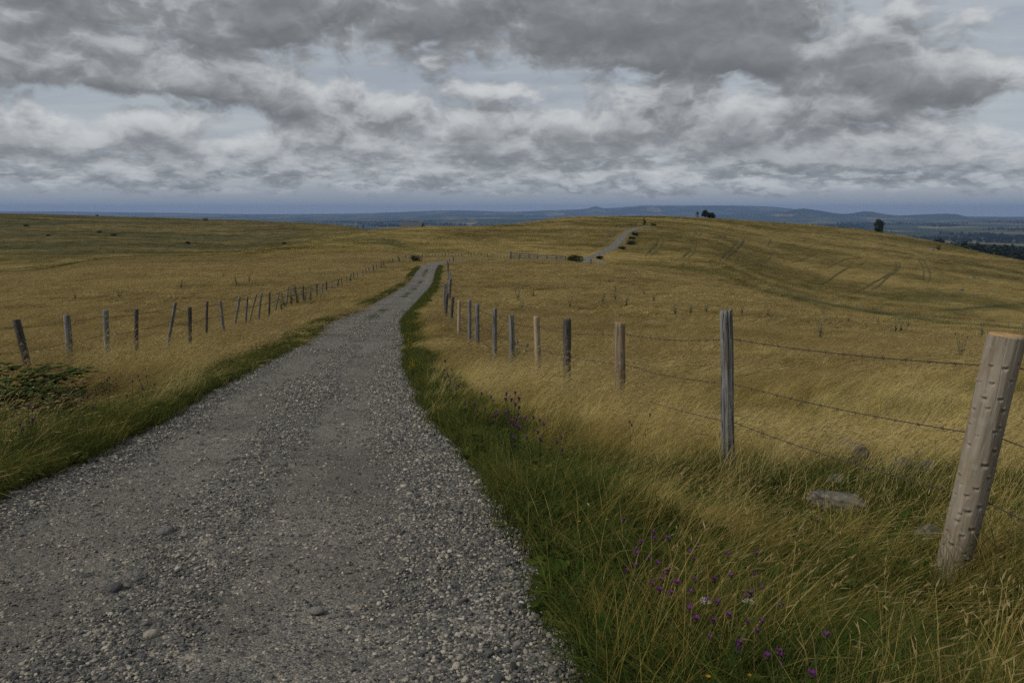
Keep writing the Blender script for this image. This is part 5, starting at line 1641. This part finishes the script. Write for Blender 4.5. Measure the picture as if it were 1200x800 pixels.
def cloud_field(shift):
    e2 = N.math('ADD', el, shift) if shift else el
    def layer(kx, ky, zo):
        c1 = N.n('ShaderNodeCombineXYZ'); N.l(N.math('MULTIPLY', az, kx), c1.inputs[0]); N.l(N.math('MULTIPLY', e2, ky), c1.inputs[1]); c1.inputs[2].default_value = zo
        f = N.noise(c1.outputs[0], 1.0, 8, .49, .1)
        w_ = N.n('ShaderNodeVectorMath', operation='MULTIPLY_ADD'); N.l(N.noise(c1.outputs[0], 2.2, 3, .5, 0, 1), w_.inputs[0]); w_.inputs[1].default_value = (.55, .55, 0); N.l(c1.outputs[0], w_.inputs[2])
        v = N.n('ShaderNodeTexVoronoi', voronoi_dimensions='2D', feature='F1'); v.inputs['Scale'].default_value = 2.1; v.inputs['Detail'].default_value = 3; v.inputs['Roughness'].default_value = .5; v.inputs['Lacunarity'].default_value = 2.3
        N.l(w_.outputs[0], v.inputs['Vector'])
        return N.math('ADD', N.math('MULTIPLY', f, .72), N.math('MULTIPLY_ADD', v.outputs['Distance'], -.20, .24))
    n1 = layer(7.5, 12.5, 3.37); n2 = layer(15.0, 42.0, 8.1)
    m = N.remap(e2, .04, .10, 0, 1, True)
    n = N.math('ADD', N.math('MULTIPLY', n1, m), N.math('MULTIPLY', n2, N.math('SUBTRACT', 1.0, m)))
    n = N.math('MULTIPLY_ADD', n, .92, .040)
    for (px, py, wx, up, dn, amp) in BANKS:
        a0, e0 = sky_pix(px, py)
        u = N.math('MULTIPLY', N.math('SUBTRACT', az, a0), F / wx)
        dv = N.math('SUBTRACT', e2, e0)
        v = N.math('MAXIMUM', N.math('MULTIPLY', dv, F / up), N.math('MULTIPLY', dv, -F / dn))
        q = N.math('ADD', N.math('MULTIPLY', u, u), N.math('MULTIPLY', v, v))
        n = N.math('MULTIPLY_ADD', N.math('EXPONENT', N.math('MULTIPLY', q, -1.0)), amp * 1.15, n)
    return n


n0 = cloud_field(0.0); n1s = cloud_field(.016)
dn = N.math('SUBTRACT', n0, .428); ds = N.math('SUBTRACT', n1s, .428)
farfade = N.remap(N.math('MULTIPLY_ADD', N.math('SUBTRACT', n1s, .5), .05, el), .012, .026, 0, 1, True)
alpha = N.math('MULTIPLY', N.remap(dn, -.055, .11, 0, 1, True), farfade)
grad = N.math('SUBTRACT', dn, ds)
c3_ = N.n('ShaderNodeCombineXYZ'); N.l(N.math('MULTIPLY', az, 11.0), c3_.inputs[0]); N.l(N.math('MULTIPLY', el, 24.0), c3_.inputs[1]); c3_.inputs[2].default_value = 5.5
tex = N.noise(c3_.outputs[0], 1.0, 8, .62, .5)
li = N.math('ADD', N.math('MULTIPLY_ADD', N.math('SUBTRACT', tex, .5), .50, .15), N.math('SUBTRACT', N.math('MULTIPLY', grad, N.remap(dn, .05, .30, 3.6, 1.6)), N.math('MULTIPLY', dn, .95)))
li = N.math('SUBTRACT', li, N.remap(el, .07, .20, 0, .20, True))
li = N.math('MULTIPLY_ADD', N.math('TANH', N.math('MULTIPLY', li, 2.2)), .5, .5)
cc = N.ramp(li, [(0, (1.5 / 8, 1.58 / 8, 1.70 / 8)), (.35, (2.5 / 8, 2.62 / 8, 2.76 / 8)), (.65, (4.1 / 8, 4.28 / 8, 4.46 / 8)), (1, (6.3 / 8, 6.45 / 8, 6.5 / 8))])
cloud = N.mix(N.remap(el, .015, .11, .26, 0), N.vmath('SCALE', cc, 8.0), (3.3, 3.85, 4.5))
upper = N.noise(N.scalevec(gen, (2.4, 2.4, 28)), 1.0, 6, .6, .8)
veil = N.mix(N.remap(upper, .35, .68, 0, 1), (3.5, 3.85, 4.3), (4.75, 4.98, 5.15))
back = N.mix(.88, sky.outputs[0], veil)
# low band of clear blue-grey air along the horizon
back = N.mix(N.remap(el, .0, .045, 1, 0, True), back, (2.55, 2.95, 3.5))
world_col = N.mix(alpha, back, cloud)
bg = N.n('ShaderNodeBackground'); N.l(world_col, bg.inputs[0]); bg.inputs[1].default_value = .0575
wo = N.n('ShaderNodeOutputWorld'); N.l(bg.outputs[0], wo.inputs[0])
w.cycles.sampling_method = 'NONE'

sl = bpy.data.lights.new('sun', 'SUN'); sl.energy = 1.5; sl.angle = R(10); sl.color = (1.0, .965, .90)
so = bpy.data.objects.new('sun', sl); COL.objects.link(so)
dirv = Vector((math.sin(SUN_AZ) * math.cos(SUN_EL), math.cos(SUN_AZ) * math.cos(SUN_EL), math.sin(SUN_EL)))
so.rotation_mode = 'QUATERNION'; so.rotation_quaternion = dirv.to_track_quat('Z', 'Y'); so.location = (0, 0, 60)

cam = bpy.data.cameras.new('camera'); cam.lens = 28; cam.sensor_width = 36; cam.clip_end = 60000; cam.clip_start = .05
cobj = bpy.data.objects.new('camera', cam); COL.objects.link(cobj); cobj.location = (0, 0, 0); cobj.rotation_euler = (R(90) - TH, 0, 0)
scene.camera = cobj

vs = scene.view_settings; vs.view_transform = 'Standard'; vs.look = 'None'; vs.exposure = 0.80; vs.gamma = 1.0
scene.render.engine = 'CYCLES'
cy = scene.cycles
cy.max_bounces = 5; cy.diffuse_bounces = 2; cy.glossy_bounces = 1; cy.transmission_bounces = 2; cy.volume_bounces = 1; cy.transparent_max_bounces = 4
cy.use_denoising = False
cy.sample_clamp_indirect = 4
scene.render.use_persistent_data = False
